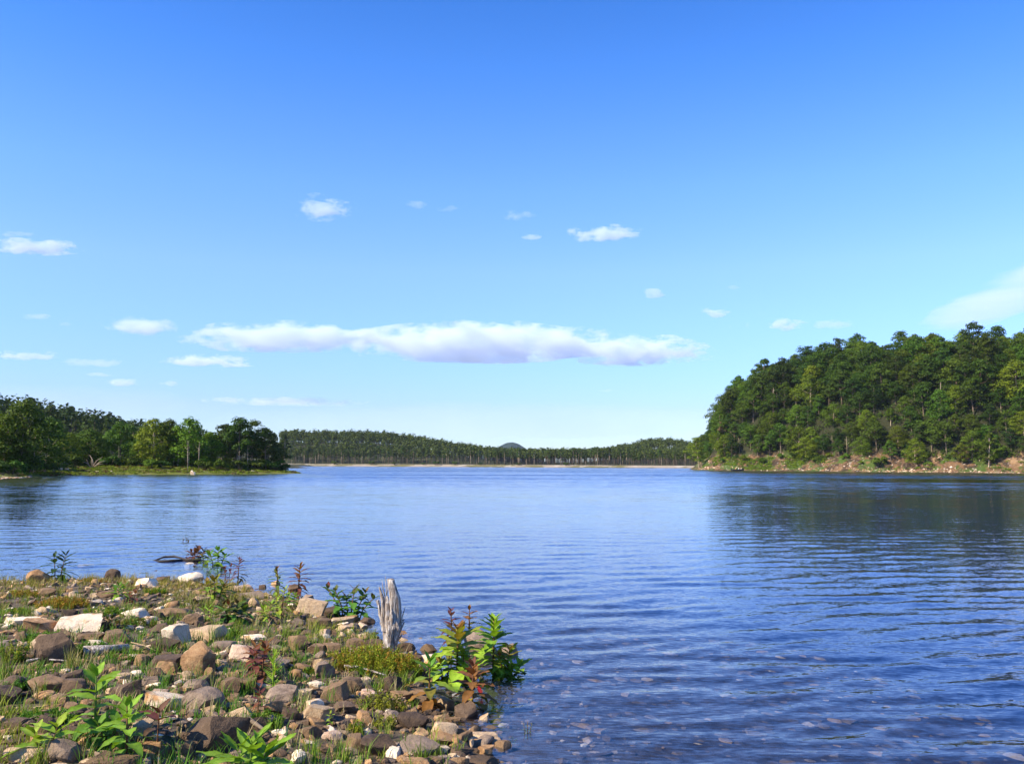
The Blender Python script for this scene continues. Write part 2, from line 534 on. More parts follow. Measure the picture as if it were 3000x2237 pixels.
# wind: the open middle of the lake is rougher than the lee of the bank, in long gusty streaks
gust = wnoise(0.012, 0.05, 1.0, 2.0)
far = maprange(t, sepP.outputs['Y'], 30, 170, 0.22, 1.9)
gam = t.nodes.new('ShaderNodeMath'); gam.operation = 'MULTIPLY'
t.links.new(far, gam.inputs[0]); t.links.new(maprange(t, gust.outputs[0], 0.35, 0.65, 0.55, 1.3), gam.inputs[1])
cmb = t.nodes.new('ShaderNodeCombineXYZ')
for k in range(3): t.links.new(gam.outputs[0], cmb.inputs[k])
mid = vmath('MULTIPLY', mid, cmb.outputs[0])
cmf = t.nodes.new('ShaderNodeCombineXYZ')           # the smallest ripples belong to the near shore
fade = maprange(t, sepP.outputs['Y'], 9, 34, 1.0, 0.55)
for k in range(3): t.links.new(fade, cmf.inputs[k])
fine = vmath('MULTIPLY', fine, cmf.outputs[0])
nn = vmath('ADD', vmath('ADD', g.outputs['Normal'], fine), mid)
nrm = t.nodes.new('ShaderNodeVectorMath'); nrm.operation = 'NORMALIZE'; t.links.new(nn, nrm.inputs[0])
# Fresnel reflectance, the same from above and from below the surface
def math_(op, a, b=None):
    n = t.nodes.new('ShaderNodeMath'); n.operation = op
    for s_, v in ((n.inputs[0], a), (n.inputs[1], b)):
        if v is None: continue
        if isinstance(v, bpy.types.NodeSocket): t.links.new(v, s_)
        else: s_.default_value = v
    return n.outputs[0]
dt = t.nodes.new('ShaderNodeVectorMath'); dt.operation = 'DOT_PRODUCT'
t.links.new(g.outputs['Incoming'], dt.inputs[0]); t.links.new(nrm.outputs[0], dt.inputs[1])
co = math_('MINIMUM', math_('ABSOLUTE', dt.outputs['Value']), 1.0)
refl = math_('ADD', math_('MULTIPLY', math_('POWER', math_('SUBTRACT', 1.0, co), 5.0), 0.98), 0.02)
gl = t.nodes.new('ShaderNodeBsdfGlossy'); gl.inputs['Roughness'].default_value = 0.03; gl.inputs['Color'].default_value = (1, 1, 1, 1)
t.links.new(nrm.outputs[0], gl.inputs['Normal'])
tp = t.nodes.new('ShaderNodeBsdfTransparent'); tp.inputs['Color'].default_value = (0.66, 0.72, 0.84, 1)
mx = t.nodes.new('ShaderNodeMixShader')
t.links.new(refl, mx.inputs[0]); t.links.new(tp.outputs[0], mx.inputs[1]); t.links.new(gl.outputs[0], mx.inputs[2])
t.links.new(mx.outputs[0], out.inputs['Surface'])
water = tag(mb.obj('water', wm, smooth_shade=True), kind='structure')

# ------------------------------------------------------------------ far land
def land(name, poly, hfun, step, mat, skirt=8):
    px = [p[0] for p in poly]; py = [p[1] for p in poly]
    xs = np.arange(min(px) - skirt, max(px) + skirt + step, step)
    ys = np.arange(min(py) - skirt, max(py) + skirt + step, step)
    X, Y = np.meshgrid(xs, ys, indexing='ij')
    Z = hfun(X, Y)
    F = grid_faces(len(xs), len(ys))
    D = sdf(X, Y, poly).ravel()
    F = F[(D[F].max(1) > -skirt)]
    mb = MB(); mb.add(np.stack([X, Y, Z], -1), F)
    return tag(mb.obj(name, mat, smooth_shade=True), kind='structure')

HILL = [(77, 372), (84, 356), (93, 345), (119, 313), (145, 292), (164, 280), (190, 264), (260, 250), (420, 240), (420, 560), (130, 560), (88, 440), (78, 392)]
def hill_z(x, y):
    d = sdf(x, y, HILL) + 2.0 * fbm(x * 0.06, y * 0.06, 3)
    z = np.where(d < 0, d * 0.12, 0)
    z = z + 5.2 * smooth(d / 7.5) + 1.8 * np.clip((d - 7) / 8, 0, 1)
    top = 34.5 + 2.5 * smooth((x - 110) / 90)
    z = z + top * (1 - np.exp(-np.maximum(d - 8, 0) / 17.0)) * (1 + 0.10 * fbm(x * 0.02, y * 0.02, 2))
    z = z + 0.5 * fbm(x * 0.25, y * 0.25, 3) * np.clip(d / 3, 0, 1)
    return z
bank_mat = soil_mat('bank_soil', [(0.20, 0.115, 0.058), ((0.38, 0.24, 0.125), 0.10, 0.55, 0.63), ((0.06, 0.042, 0.027), 0.3, 0.44, 0.56),
        ((0.075, 0.115, 0.022), 0.16, 0.5, 0.56), ((0.46, 0.40, 0.33), 1.1, 0.60, 0.68)], bump=0.6, bscale=1.2)
# under the trees the washed bank gives way to leaf litter
t = bank_mat.node_tree
pb = [n for n in t.nodes if n.type == 'BSDF_PRINCIPLED'][0]
old = pb.inputs['Base Color'].links[0].from_socket
sp = t.nodes.new('ShaderNodeSeparateXYZ'); t.links.new(position(t), sp.inputs[0])
nz_ = noise_tex(t, 0.15, 3, 0.6, position(t))
ad = t.nodes.new('ShaderNodeMath'); ad.operation = 'MULTIPLY_ADD'; ad.inputs[1].default_value = 5.0
t.links.new(nz_.outputs[0], ad.inputs[0]); t.links.new(sp.outputs['Z'], ad.inputs[2])
t.links.new(mixrgb(t, old, (0.03, 0.032, 0.014), maprange(t, ad.outputs[0], 8.0, 10.5)), pb.inputs['Base Color'])
land('right_hill', HILL, hill_z, 1.5, bank_mat)

PEN = [(-140, 60), (-66, 96), (-62, 107), (-66, 124), (-72, 141), (-71, 149), (-61, 158), (-51, 166), (-45, 176), (-43, 184), (-48, 191), (-70, 200), (-110, 235), (-150, 330), (-260, 330), (-260, 60)]
def pen_z(x, y):
    d = sdf(x, y, PEN) + 1.0 * fbm(x * 0.15, y * 0.15, 3)
    return np.where(d < 0, d * 0.1, 0) + 0.35 * smooth(d / 2) + 0.9 * smooth((d - 2) / 12) + 0.02 * np.clip(d - 8, 0, 80)
grass_land = soil_mat('grassy_bank', [(0.20, 0.21, 0.035), ((0.12, 0.16, 0.022), 0.35, 0.42, 0.6), ((0.25, 0.21, 0.10), 0.6, 0.52, 0.66), ((0.30, 0.25, 0.17), 0.9, 0.60, 0.7)], bump=0.3, bscale=3)
land('left_point', PEN, pen_z, 1.2, grass_land, skirt=6)

LEFT = [(-330, 230), (-175, 250), (-130, 290), (-100, 340), (-90, 372), (-92, 400), (-130, 460), (-150, 540), (-150, 800), (-420, 800), (-420, 230)]
def left_z(x, y):
    d = sdf(x, y, LEFT) + 2 * fbm(x * 0.05, y * 0.05, 2)
    hh = 13 * smooth((-(x * 340 / np.maximum(y, 200)) - 88) / 125) + 1.5
    return np.where(d < 0, d * 0.1, 0) + 1.2 * smooth(d / 6) + hh * smooth((d - 6) / 70)
woods_floor = soil_mat('woods_floor', [(0.10, 0.085, 0.05), ((0.05, 0.065, 0.022), 0.08, 0.4, 0.6), ((0.30, 0.25, 0.17), 0.06, 0.58, 0.68)], bump=0.3, bscale=2)
land('left_hill', LEFT, left_z, 5, woods_floor)

FAR = [(-260, 660), (-150, 668), (-60, 640), (0, 625), (60, 612), (140, 596), (260, 590), (420, 600), (420, 1250), (-420, 1250), (-420, 660)]
def far_z(x, y):
    d = sdf(x, y, FAR) + 3 * fbm(x * 0.03, y * 0.03, 3)
    sx = x * 640 / np.maximum(y, 400)
    h = 17 * smooth((-sx + 10) / 120) + 2.0
    r = 13 * np.exp(-((sx - 108) / 34) ** 2) * smooth((d - 110) / 130)
    return np.where(d < 0, d * 0.1, 0) + 1.6 * smooth(d / 9) + h * smooth((d - 14) / 120) + r
beach = soil_mat('far_beach', [(0.40, 0.335, 0.25), ((0.19, 0.17, 0.07), 0.05, 0.45, 0.56), ((0.52, 0.46, 0.37), 0.12, 0.55, 0.65)], bump=0.3, bscale=2)
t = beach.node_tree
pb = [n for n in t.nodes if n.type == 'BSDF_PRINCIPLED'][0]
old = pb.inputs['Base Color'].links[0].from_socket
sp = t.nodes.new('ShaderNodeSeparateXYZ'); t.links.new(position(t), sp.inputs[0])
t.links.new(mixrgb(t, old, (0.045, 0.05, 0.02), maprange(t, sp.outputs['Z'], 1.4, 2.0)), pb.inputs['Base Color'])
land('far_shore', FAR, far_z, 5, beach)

# the one distant hill beyond the pines
HX0 = 8
DIST = [(-260, 2800), (300, 2800), (300, 3300), (-260, 3300)]
def dist_z(x, y):
    return 70 * np.exp(-((x - HX0) / 80) ** 2 - ((y - 3050) / 140) ** 2) + 24 * np.exp(-((x - HX0 + 120) / 110) ** 2 - ((y - 3050) / 140) ** 2) + 3.5 * fbm(x * 0.09, y * 0.09, 3) - 2
land('distant_hill', DIST, dist_z, 8, soil_mat('far_woods', [(0.03, 0.05, 0.035), ((0.02, 0.035, 0.03), 0.05, 0.4, 0.6)], bump=4, bscale=0.08))

# ------------------------------------------------------------------ tree kinds
def crown_clusters(mb, rng, centres, radii, per, size, mi=0, upbias=0.45):
    for c, r in zip(centres, radii):
        n = int(per * (r / np.mean(radii)) ** 2)
        o = unit(rng.normal(size=(n, 3)))
        o[:, 2] = np.where(o[:, 2] < -0.3, -o[:, 2] * 0.6, o[:, 2])
        rad = r * rng.uniform(0.55, 1.08, (n, 1)) * np.array([[1, 1, 0.75]])
        C = c + o * rad
        Nn = unit(o + np.array([0, 0, upbias]) + rng.normal(size=(n, 3)) * 0.45)
        leaf_quads(mb, C, Nn, size * rng.uniform(0.7, 1.3, n), 0.75, mi, rng)

def make_broadleaf(seed, H, W, leafmat, bark, per=85, size=0.42, base=0.28, name='broadleaf_tree', ncl=24, trunk_r=0.16, W2=1.0):
    rng = np.random.default_rng(seed); rnd = random.Random(seed)
    root = empty(name)
    tb = MB(); lb = MB()
    lean = Vector((rnd.uniform(-.08, .08), rnd.uniform(-.08, .08), 1))
    tp = [Vector((0, 0, -0.6)), Vector((0, 0, 0.1)), lean * H * 0.3, lean * H * 0.55 + Vector((rnd.uniform(-.3, .3), rnd.uniform(-.3, .3), 0)), lean * H * 0.86]
    add_tube(tb, tp, [trunk_r * 1.5, trunk_r * 1.15, trunk_r, trunk_r * 0.65, trunk_r * 0.2], 7)
    cs = []; rs = []
    for i in range(ncl):
        f = (i + rng.uniform()) / ncl
        z = base + (0.94 - base) * f
        prof = math.sin(math.pi * min(1, (z - base) / (1 - base) * 0.92 + 0.16)) ** 0.7
        a = i * 2.4 + rng.uniform(-.5, .5)
        rr = W * 0.5 * prof * rng.uniform(0.35, 0.95)
        r = W * W2 * rng.uniform(0.12, 0.22) * (0.75 + 0.35 * prof)
        c = np.array([math.cos(a) * rr + lean.x * z * H, math.sin(a) * rr + lean.y * z * H, z * H])
        cs.append(c); rs.append(r)
        if i % 2 == 0:
            s0 = lean * (z * H * 0.72)
            e = Vector(c)
            mdl = s0.lerp(e, 0.5) + Vector((0, 0, -0.04 * H))
            add_tube(tb, [s0, mdl, e], [trunk_r * 0.42, trunk_r * 0.28, trunk_r * 0.08], 5)
    crown_clusters(lb, rng, cs, rs, per, size)
    tb.obj('trunk', bark, root, True)
    lb.obj('crown', leafmat, root)
    return root

def make_pine(seed, H, leafmat, bark, bare=0.5, W=4.2, size=0.5, per=60, name='pine_tree', ncl=15):
    rng = np.random.default_rng(seed); rnd = random.Random(seed)
    root = empty(name)
    tb = MB(); lb = MB()
    lx, ly = rnd.uniform(-.04, .04), rnd.uniform(-.04, .04)
    add_tube(tb, [Vector((0, 0, -0.8)), Vector((lx * H * .5, ly * H * .5, H * 0.5)), Vector((lx * H, ly * H, H * 0.95))], [0.24, 0.17, 0.05], 6)
    cs = []; rs = []
    for i in range(ncl):
        f = (i + rng.uniform(0, 1)) / ncl
        z = bare + (0.97 - bare) * f
        a = i * 2.4 + rng.uniform(-.6, .6)
        rr = W * 0.5 * (1 - 0.75 * f) * rng.uniform(0.45, 1.0)
        c = np.array([math.cos(a) * rr + lx * z * H, math.sin(a) * rr + ly * z * H, z * H])
        cs.append(c); rs.append(W * rng.uniform(0.15, 0.24) * (1 - 0.3 * f))
        add_tube(tb, [Vector((lx * z * H, ly * z * H, z * H * 0.97)), Vector(c)], [0.06, 0.02], 4)
    for k in range(5):
        z = rnd.uniform(0.25, bare) * H; a = rnd.uniform(0, 6.3)
        add_tube(tb, [Vector((lx * z, ly * z, z)), Vector((lx * z + math.cos(a) * 1.2, ly * z + math.sin(a) * 1.2, z + 0.2))], [0.04, 0.012], 4)
    crown_clusters(lb, rng, cs, rs, per, size, upbias=0.6)
    tb.obj('trunk', bark, root, True)
    lb.obj('crown', leafmat, root)
    return root

def make_shrub(seed, H, W, mat, name='shrub', per=130, size=0.28, ncl=9):
    rng = np.random.default_rng(seed)
    lb = MB()
    cs = []; rs = []
    for i in range(ncl):
        a = rng.uniform(0, 6.28); rr = W * 0.42 * math.sqrt(rng.uniform())
        cs.append(np.array([math.cos(a) * rr, math.sin(a) * rr, H * rng.uniform(0.2, 0.75)])); rs.append(W * rng.uniform(0.16, 0.26))
    root = empty(name)
    crown_clusters(lb, rng, cs, rs, per, size)
    tb = MB()
    for c in cs:
        add_tube(tb, [Vector((c[0] * 0.15, c[1] * 0.15, -0.2)), Vector(c)], [0.05, 0.015], 4)
    tb.obj('stem', MAT['bark'], root, True)
    lb.obj('foliage', mat, root)
    return root

def make_snag(seed, H, mat, nb=6, name='dead_tree', r=0.14):
    rnd = random.Random(seed)
    tb = MB()
    add_tube(tb, [Vector((0, 0, -0.5)), Vector((rnd.uniform(-.2, .2), 0, H * 0.5)), Vector((rnd.uniform(-.4, .4), rnd.uniform(-.3, .3), H))], [r, r * 0.75, r * 0.3], 6)
    root = empty(name)
    tb.obj('trunk', mat, root, True)
    for k in range(nb):
        bb = MB()
        z = H * rnd.uniform(0.35, 0.95); a = rnd.uniform(0, 6.28); L = H * rnd.uniform(0.08, 0.2)
        add_tube(bb, [Vector((0, 0, z)), Vector((math.cos(a) * L * .6, math.sin(a) * L * .6, z + L * 0.35)), Vector((math.cos(a) * L, math.sin(a) * L, z + L * 0.9))], [r * .4, r * .28, r * .1], 4)
        bb.obj('branch', mat, root, True)
    return root

class Kind:
    """the first placement moves the thing that was built, the rest are copies of it and of its parts"""
    def __init__(self, roots): self.roots = roots; self.used = [False] * len(roots)
    def place(self, i, loc, rz, s, label, cat, group, sz=None):
        i %= len(self.roots)
        o = copy_tree(self.roots[i]) if self.used[i] else self.roots[i]
        self.used[i] = True
        o.location = loc; o.rotation_euler = (0, 0, rz); o.scale = (s, s, s * (sz or 1))
        return tag(o, label, cat, group)

oaks = {'mid': Kind([make_broadleaf(100 + i, 11, 7.6, MAT['leaf_mid'], MAT['bark'], per=[190, 150, 210, 170][i], ncl=[15, 22, 13, 18][i], W2=[1.25, .9, 1.4, 1.1][i]) for i in range(4)]),
        'dark': Kind([make_broadleaf(120 + i, 11.5, 7.8, MAT['leaf_dark'], MAT['bark'], per=[190, 150, 210, 170][i], ncl=[14, 21, 12, 18][i], W2=[1.3, .95, 1.4, 1.1][i]) for i in range(4)]),
        'lime': Kind([make_broadleaf(140 + i, 9.5, 6.8, MAT['leaf_lime'], MAT['palebark'], per=130, ncl=20) for i in range(2)])}
for k_, m_ in (('mid', 'leaf_point'), ('dark', 'leaf_mid'), ('lime', 'leaf_lime')):
    oaks['low_' + k_] = Kind([make_broadleaf(400 + i + len(k_) * 7, 11, 10.0, MAT[m_], MAT['palebark'], base=0.06, ncl=34, per=140) for i in range(3)])
pines = Kind([make_pine(160 + i, 12.5, MAT['needle'], MAT['palebark' if i in (1, 3) else 'bark'], bare=[.45, .52, .58, .4, .5][i]) for i in range(5)])
shrubs = {'mid': Kind([make_shrub(180 + i, 1.9, 3.0, MAT['leaf_mid']) for i in range(2)]),
          'lime': Kind([make_shrub(190 + i, 1.9, 3.0, MAT['leaf_lime']) for i in range(2)])}
snags = Kind([make_snag(200 + i, 9, MAT['palebark']) for i in range(3)])
COLWORD = {'mid': 'green', 'dark': 'dark green', 'lime': 'yellow-green'}

def project(p):
    v = Vector(p) - Vector((0, 0, CAM_H))
    d = v.dot(fwd)
    return 1500 + FPX * v.dot(right) / d, 1118.5 - FPX * v.dot(up) / d

# --- the wooded hill across the water
rnd = random.Random(21)
pts = []
tries = 0
while len(pts) < 298 and tries < 40000:
    tries += 1
    x = rnd.uniform(76, 235); y = rnd.uniform(270, 440)
    d = float(sdf(x, y, HILL))
    if d < (7.5 if x < 118 else 5.8) + 1.6 * math.sin(x * 0.9) or d > 60: continue
    px, py = project((x, y, float(hill_z(x, y))))
    if px > 3070: continue
    m = 3.9 if d < 24 else 4.6 if d < 42 else 5.8
    if d > 55 and rnd.random() < 0.3: continue
    if any((x - a) ** 2 + (y - b) ** 2 < m * m for a, b, *_ in pts): continue
    pts.append((x, y, d, px))
for x, y, d, px in pts:
    z = float(hill_z(x, y))
    kind = rnd.choices(['mid', 'dark', 'lime'], [0.55, 0.42, 0.03] if d > 18 else [0.68, 0.24, 0.08])[0]
    s = rnd.choice([rnd.uniform(0.75, 1.0), rnd.uniform(0.95, 1.45)])
    row = 'low above the bare bank' if d < 17 else 'midway up the slope' if d < 38 else 'high on the hill' if d < 60 else 'on the hill skyline'
    side = 'near its lake end' if px < 2300 else 'around its middle' if px < 2700 else 'toward its shaded end'
    size = 'small' if s < 0.92 else 'tall' if s > 1.1 else 'rounded'
    oaks['low_' + kind if rnd.random() < (.35 if d < 15 else .15) else kind].place(rnd.randrange(9), (x, y, z), rnd.uniform(0, 6.28), s * (0.8 if d < 15 else 1), f'{size} {COLWORD[kind]} broadleaf tree {row}, {side}', 'tree', 'broadleaf trees on the wooded hill')

# shrubs and scrub on the bare bank
for px, dd, kind, s, lab in [(2120, 2.5, 'mid', 0.9, 'green shrub low on the bank beside the moored boat'), (2180, 5, 'lime', 1.2, 'light green shrub on the grassy bank above the boat'),
        (2235, 4.5, 'lime', 1.3, 'light green shrub left of the bare tan scar in the bank'), (2330, 5, 'mid', 1.3, 'green shrub right of the bare tan scar in the bank'),
        (2290, 6, 'lime', 1.0, 'bright green shrub at the top of the bare bank'), (2390, 4, 'mid', 1.0, 'small green shrub midway along the rocky bank'),
        (2480, 4, 'lime', 1.1, 'light green shrub under the leaning pale trunk on the bank'), (2575, 2.2, 'mid', 1.9, 'large dark rounded shrub hanging over the rocky waterline'),
        (2520, 2.0, 'lime', 0.7, 'low light green shrub at the waterline of the bank'), (2660, 7, 'mid', 1.2, 'green shrub above the pale rock band of the bank'),
        (2740, 8, 'mid', 1.3, 'green shrub at the forest edge above the clay cut'), (2920, 6, 'mid', 1.2, 'dark green shrub on the shaded end of the bank'),
        (2140, 7, 'mid', 1.1, 'dark shrub on the bank under the trees at the point'), (2430, 7, 'lime', 0.9, 'yellowish shrub at the foot of the slope trees')]:
    yy = np.interp(px, [2040, 2200, 2500, 2800, 3000], [372, 345, 313, 292, 280]) + dd * 1.15
    p = at_depth(px, 1370, yy)
    shrubs[kind].place(rnd.randrange(4), (p.x, yy, float(hill_z(p.x, yy))), rnd.uniform(0, 6), s, lab, 'shrub', 'shrubs on the bare bank')

def special_on_hill(px, dd, yfun=None):
    yy = float(np.interp(px, [2040, 2200, 2500, 2800, 3000], [372, 345, 313, 292, 280])) + dd
    p = at_depth(px, 1370, yy)
    return (p.x, yy, float(hill_z(p.x, yy)))

for px, dd, H, lab in [(2268, 20, 1.35, 'tall pale dead trunk standing on the wooded slope'), (2280, 22, 0.9, 'shorter pale dead trunk beside the tall one on the slope'),
                       (2168, 9, 0.85, 'thin pale bare trunk at the top of the bank near the boat'), (2483, 7, 0.8, 'pale leaning trunk with bare forks in front of the slope'),
                       (2765, 14, 1.25, 'pale trunk glimpsed between dark crowns above the clay cut'), (2690, 24, 1.2, 'dead pale tree with forked branches in the dark woods'),
                       (2440, 9, 0.8, 'slender pale trunk at the forest edge above the bank')]:
    snags.place(rnd.randrange(3), special_on_hill(px, dd), rnd.uniform(0, 6), H, lab, 'dead tree', 'pale dead trees on the wooded hill')
tr = make_broadleaf(301, 7.2, 5.0, MAT['leaf_lime'], MAT['bark'], per=110, size=0.36, base=0.08, name='conical_tree', ncl=22)
tr.location = special_on_hill(2820, 3.0); tag(tr, 'bright yellow-green conical young tree at the waterline of the bank', 'tree')
tr = make_broadleaf(302, 12.5, 4.8, MAT['leaf_mid'], MAT['palebark'], per=95, size=0.40, base=0.12, name='broadleaf_tree', ncl=26)
tr.location = special_on_hill(2897, 3.0); tag(tr, 'tall narrow light green tree right of the conical young tree', 'tree')
tr = make_broadleaf(303, 14.0, 9.0, MAT['leaf_point'], MAT['palebark'], per=120, size=0.42, base=0.2, name='broadleaf_tree')
tr.location = (float(at_depth(2048, 1370, 374).x), 374, 0.3); tag(tr, 'lone green tree leaning over the rocky tip of the point', 'tree')
tr = make_broadleaf(304, 6.5, 4.2, MAT['leaf_pink'], MAT['palebark'], per=50, size=0.36, base=0.3, name='broadleaf_tree')
tr.location = special_on_hill(2118, 16); tag(tr, 'pinkish grey dying tree at the lake end of the wooded hill', 'tree')

# --- the low wooded point on the left
rnd = random.Random(33)
def pen_pt(px, Y):
    p = at_depth(px, 1380, Y)
    return (p.x, Y, float(pen_z(p.x, Y)))
LEFT_TREES = [  # px, depth, kind, scale, stretch, label
    (55, 128, 'mid', 0.86, 1.14, 'tallest light green tree at the left end of the low point, with an open top'),
    (8, 126, 'dark', 0.75, 1.0, 'dark tree at the very edge left of the tallest tree'),
    (130, 140, 'dark', 0.8, 1.0, 'dark tree right behind the tallest tree on the point'),
    (20, 134, 'mid', 0.7, 1.0, 'leafy tree low behind the edge of the point'),
    (200, 165, 'mid', 0.62, 0.9, 'broad bushy tree over the white rocks of the point'),
    (255, 168, 'dark', 0.66, 0.95, 'dark bushy tree above the grey fallen branches'),
    (180, 172, 'lime', 0.62, 0.9, 'yellow-green tree left of the fallen branches'),
    (300, 176, 'lime', 0.58, 0.9, 'bright yellow-green low tree between two dark ones'),
    (352, 172, 'mid', 0.78, 1.02, 'upright tree with a leaning pale trunk'),
    (400, 180, 'lime', 0.6, 0.85, 'yellow-green low tree behind the leaning trunk'),
    (452, 172, 'mid', 0.80, 1.05, 'green tree left of the tall pointed tree'),
    (500, 176, 'dark', 0.82, 1.02, 'dark tree just left of the tall pointed tree'),
    (552, 174, 'mid', 0.80, 1.08, 'tall pointed tree above the pale straight trunk'),
    (606, 178, 'mid', 0.66, 0.95, 'lower green tree in the dip right of the tall pointed tree'),
    (648, 182, 'dark', 0.80, 0.98, 'dark green tree at the left side of the big oak group'),
    (690, 180, 'mid', 0.90, 1.03, 'big spreading oak with the highest crown of the point'),
    (735, 184, 'dark', 0.88, 1.0, 'big dark oak right beside the highest oak'),
    (778, 186, 'mid', 0.85, .96, 'broad oak at the right of the big oak group'),
    (815, 190, 'dark', 0.60, 0.9, 'small dark oak at the outer end of the tree line'),
    (660, 192, 'mid', 0.9, 1.0, 'oak half hidden behind the big oak group'),
    (470, 190, 'dark', 0.85, 1.0, 'dark tree half hidden behind the middle of the tree line'),
    (330, 192, 'dark', 0.7, 1.0, 'dark tree half hidden behind the yellow-green trees'),
    (90, 150, 'mid', 0.72, 0.9, 'light green tree at the foot of the tallest tree'),
    (-30, 128, 'mid', 0.8, 1.0, 'leafy tree cut by the edge of the view'),
    (230, 190, 'dark', 0.7, 0.95, 'dark tree half hidden behind the bushy trees'),
    (575, 188, 'dark', 0.8, 1.0, 'dark tree filling the gap behind the tall pointed tree'),
    (720, 194, 'dark', 0.9, 0.9, 'dark leafy tree filling the shade behind the highest oak'),
    (790, 196, 'dark', 0.66, 0.85, 'dark leafy tree filling the shade behind the outermost oaks'),
    (420, 195, 'mid', 0.8, 1.0, 'leafy tree filling the gap right of the leaning trunk'),
    (155, 178, 'mid', 0.75, 1.0, 'leafy tree filling the gap right of the tallest tree'),
]
for i, (px, Y, kind, s, sz, lab) in enumerate(LEFT_TREES):
    oaks['low_' + kind if 'pale trunk' not in lab and 'oak' not in lab else kind].place(i, pen_pt(px, Y), i * 1.7, s, lab, 'tree', 'trees on the low point', sz)
for px, Y, kind, s, lab in [(75, 131, 'lime', 1.5, 'bright green shrub under the tallest tree of the point'), (35, 122, 'mid', 1.2, 'reddish green shrub at the near bank'),
        (10, 118, 'mid', 1.0, 'dark shrub at the near rocky bank of the point'), (120, 140, 'mid', 1.3, 'shrub beside the shaded gap in the trees'),
        (215, 160, 'mid', 1.1, 'shrub over the white rocks of the grassy shore'), (165, 158, 'lime', 1.2, 'light green shrub left of the white rocks'),
        (320, 166, 'mid', 1.2, 'dark shrub right of the grey fallen branches'), (385, 168, 'mid', 1.0, 'low shrub right of the leaning pale trunk'),
        (440, 166, 'lime', 1.0, 'light shrub under the green trees in mid point'), (480, 167, 'mid', 0.9, 'small shrub among the thin trunks'),
        (600, 170, 'mid', 1.0, 'low shrub right of the pale straight trunk'), (640, 172, 'lime', 1.0, 'light green shrub under the oak group'),
        (700, 176, 'mid', 1.2, 'shrub under the highest oak'), (752, 180, 'mid', 1.3, 'shrub with fallen limbs under the outer oaks'),
        (800, 184, 'mid', 1.4, 'domed dark shrub at the outer end of the point'), (828, 186, 'mid', 0.9, 'small shrub on the tip of the point')]:
    shrubs[kind].place(rnd.randrange(4), pen_pt(px, Y), rnd.uniform(0, 6), s, lab, 'shrub', 'shrubs on the low point')
for px, Y, H, lab in [(550, 166, 0.62, 'straight pale bare trunk at the water in front of the pointed tree'), (582, 170, 0.58, 'thin pale trunk right of the straight bare trunk'),
                      (98, 133, 0.62, 'pale slender trunk under the tallest tree'), (520, 172, 0.4, 'short pale trunk among the thin trunks'), (508, 172, 0.36, 'shortest pale trunk left of the thin trunks'),
                      (700, 178, 0.55, 'pale forked trunk under the big oaks'), (724, 179, 0.5, 'second pale trunk under the big dark oak'), (347, 168, 0.42, 'leaning pale trunk under the upright tree')]:
    snags.place(rnd.randrange(3), pen_pt(px, Y), rnd.uniform(0, 6), H, lab, 'dead tree', 'pale trunks on the low point')

# fallen grey branches on the point
fb = empty('fallen_branches', pen_pt(268, 160)); rb = random.Random(5)
for k in range(7):
    bb = MB(); a = rb.uniform(-0.4, 3.6); L = rb.uniform(1.5, 3.2)
    p0 = Vector((rb.uniform(-.4, .4), rb.uniform(-.3, .3), 0.0)); p2 = p0 + Vector((math.cos(a) * L * .7, rb.uniform(-.5, .5), abs(math.sin(a)) * L * 0.9 + 0.1))
    add_tube(bb, [p0, p0.lerp(p2, .5) + Vector((rb.uniform(-.2, .2), 0, .25)), p2], [0.10, 0.07, 0.02], 5)
    bb.obj('branch', MAT['palebark'], fb, True)
tag(fb, 'tangle of grey fallen branches at the forest edge of the low point', 'branches')

# --- pine woods on the left hill (behind the point) and along the far shore
rnd = random.Random(44)
count = 0
lp = []
tries = 0
while len(lp) < 112 and tries < 20000:
    tries += 1
    x = rnd.uniform(-235, -86); y = rnd.uniform(255, 430)
    d = float(sdf(x, y, LEFT))
    if d < 3 or d > 95: continue
    px, py = project((x, y, float(left_z(x, y))))
    if px < -40 or px > 890: continue
    if any((x - a) ** 2 + (y - b) ** 2 < 5.2 ** 2 for a, b, *_ in lp): continue
    lp.append((x, y, d, px))
for x, y, d, px in lp:
    where = 'on the wooded hill behind the tallest left tree' if px < 300 else 'on the wooded hill behind the grassy point' if px < 650 else 'on the sandy shore beyond the tip of the point'
    pines.place(rnd.randrange(5), (x, y, float(left_z(x, y))), rnd.uniform(0, 6.28), rnd.uniform(0.82, 1.12), 'dark pine with flat clumped crown ' + where, 'tree', 'pines on the left hill')
for px, Y, H, lab in [(318, 300, 0.95, 'tall pale dead pine on the left hill'), (345, 302, 0.85, 'pale dead pine beside the tall one on the left hill'), (362, 300, 0.8, 'last of the pale dead pines on the left hill'), (420, 290, 0.6, 'short dead pine right of the pale dead pines')]:
    p = at_depth(px, 1340, Y)
    snags.place(rnd.randrange(3), (p.x, Y, float(left_z(p.x, Y)) + 1.5), 0, H, lab, 'dead tree', 'dead pines on the left hill')

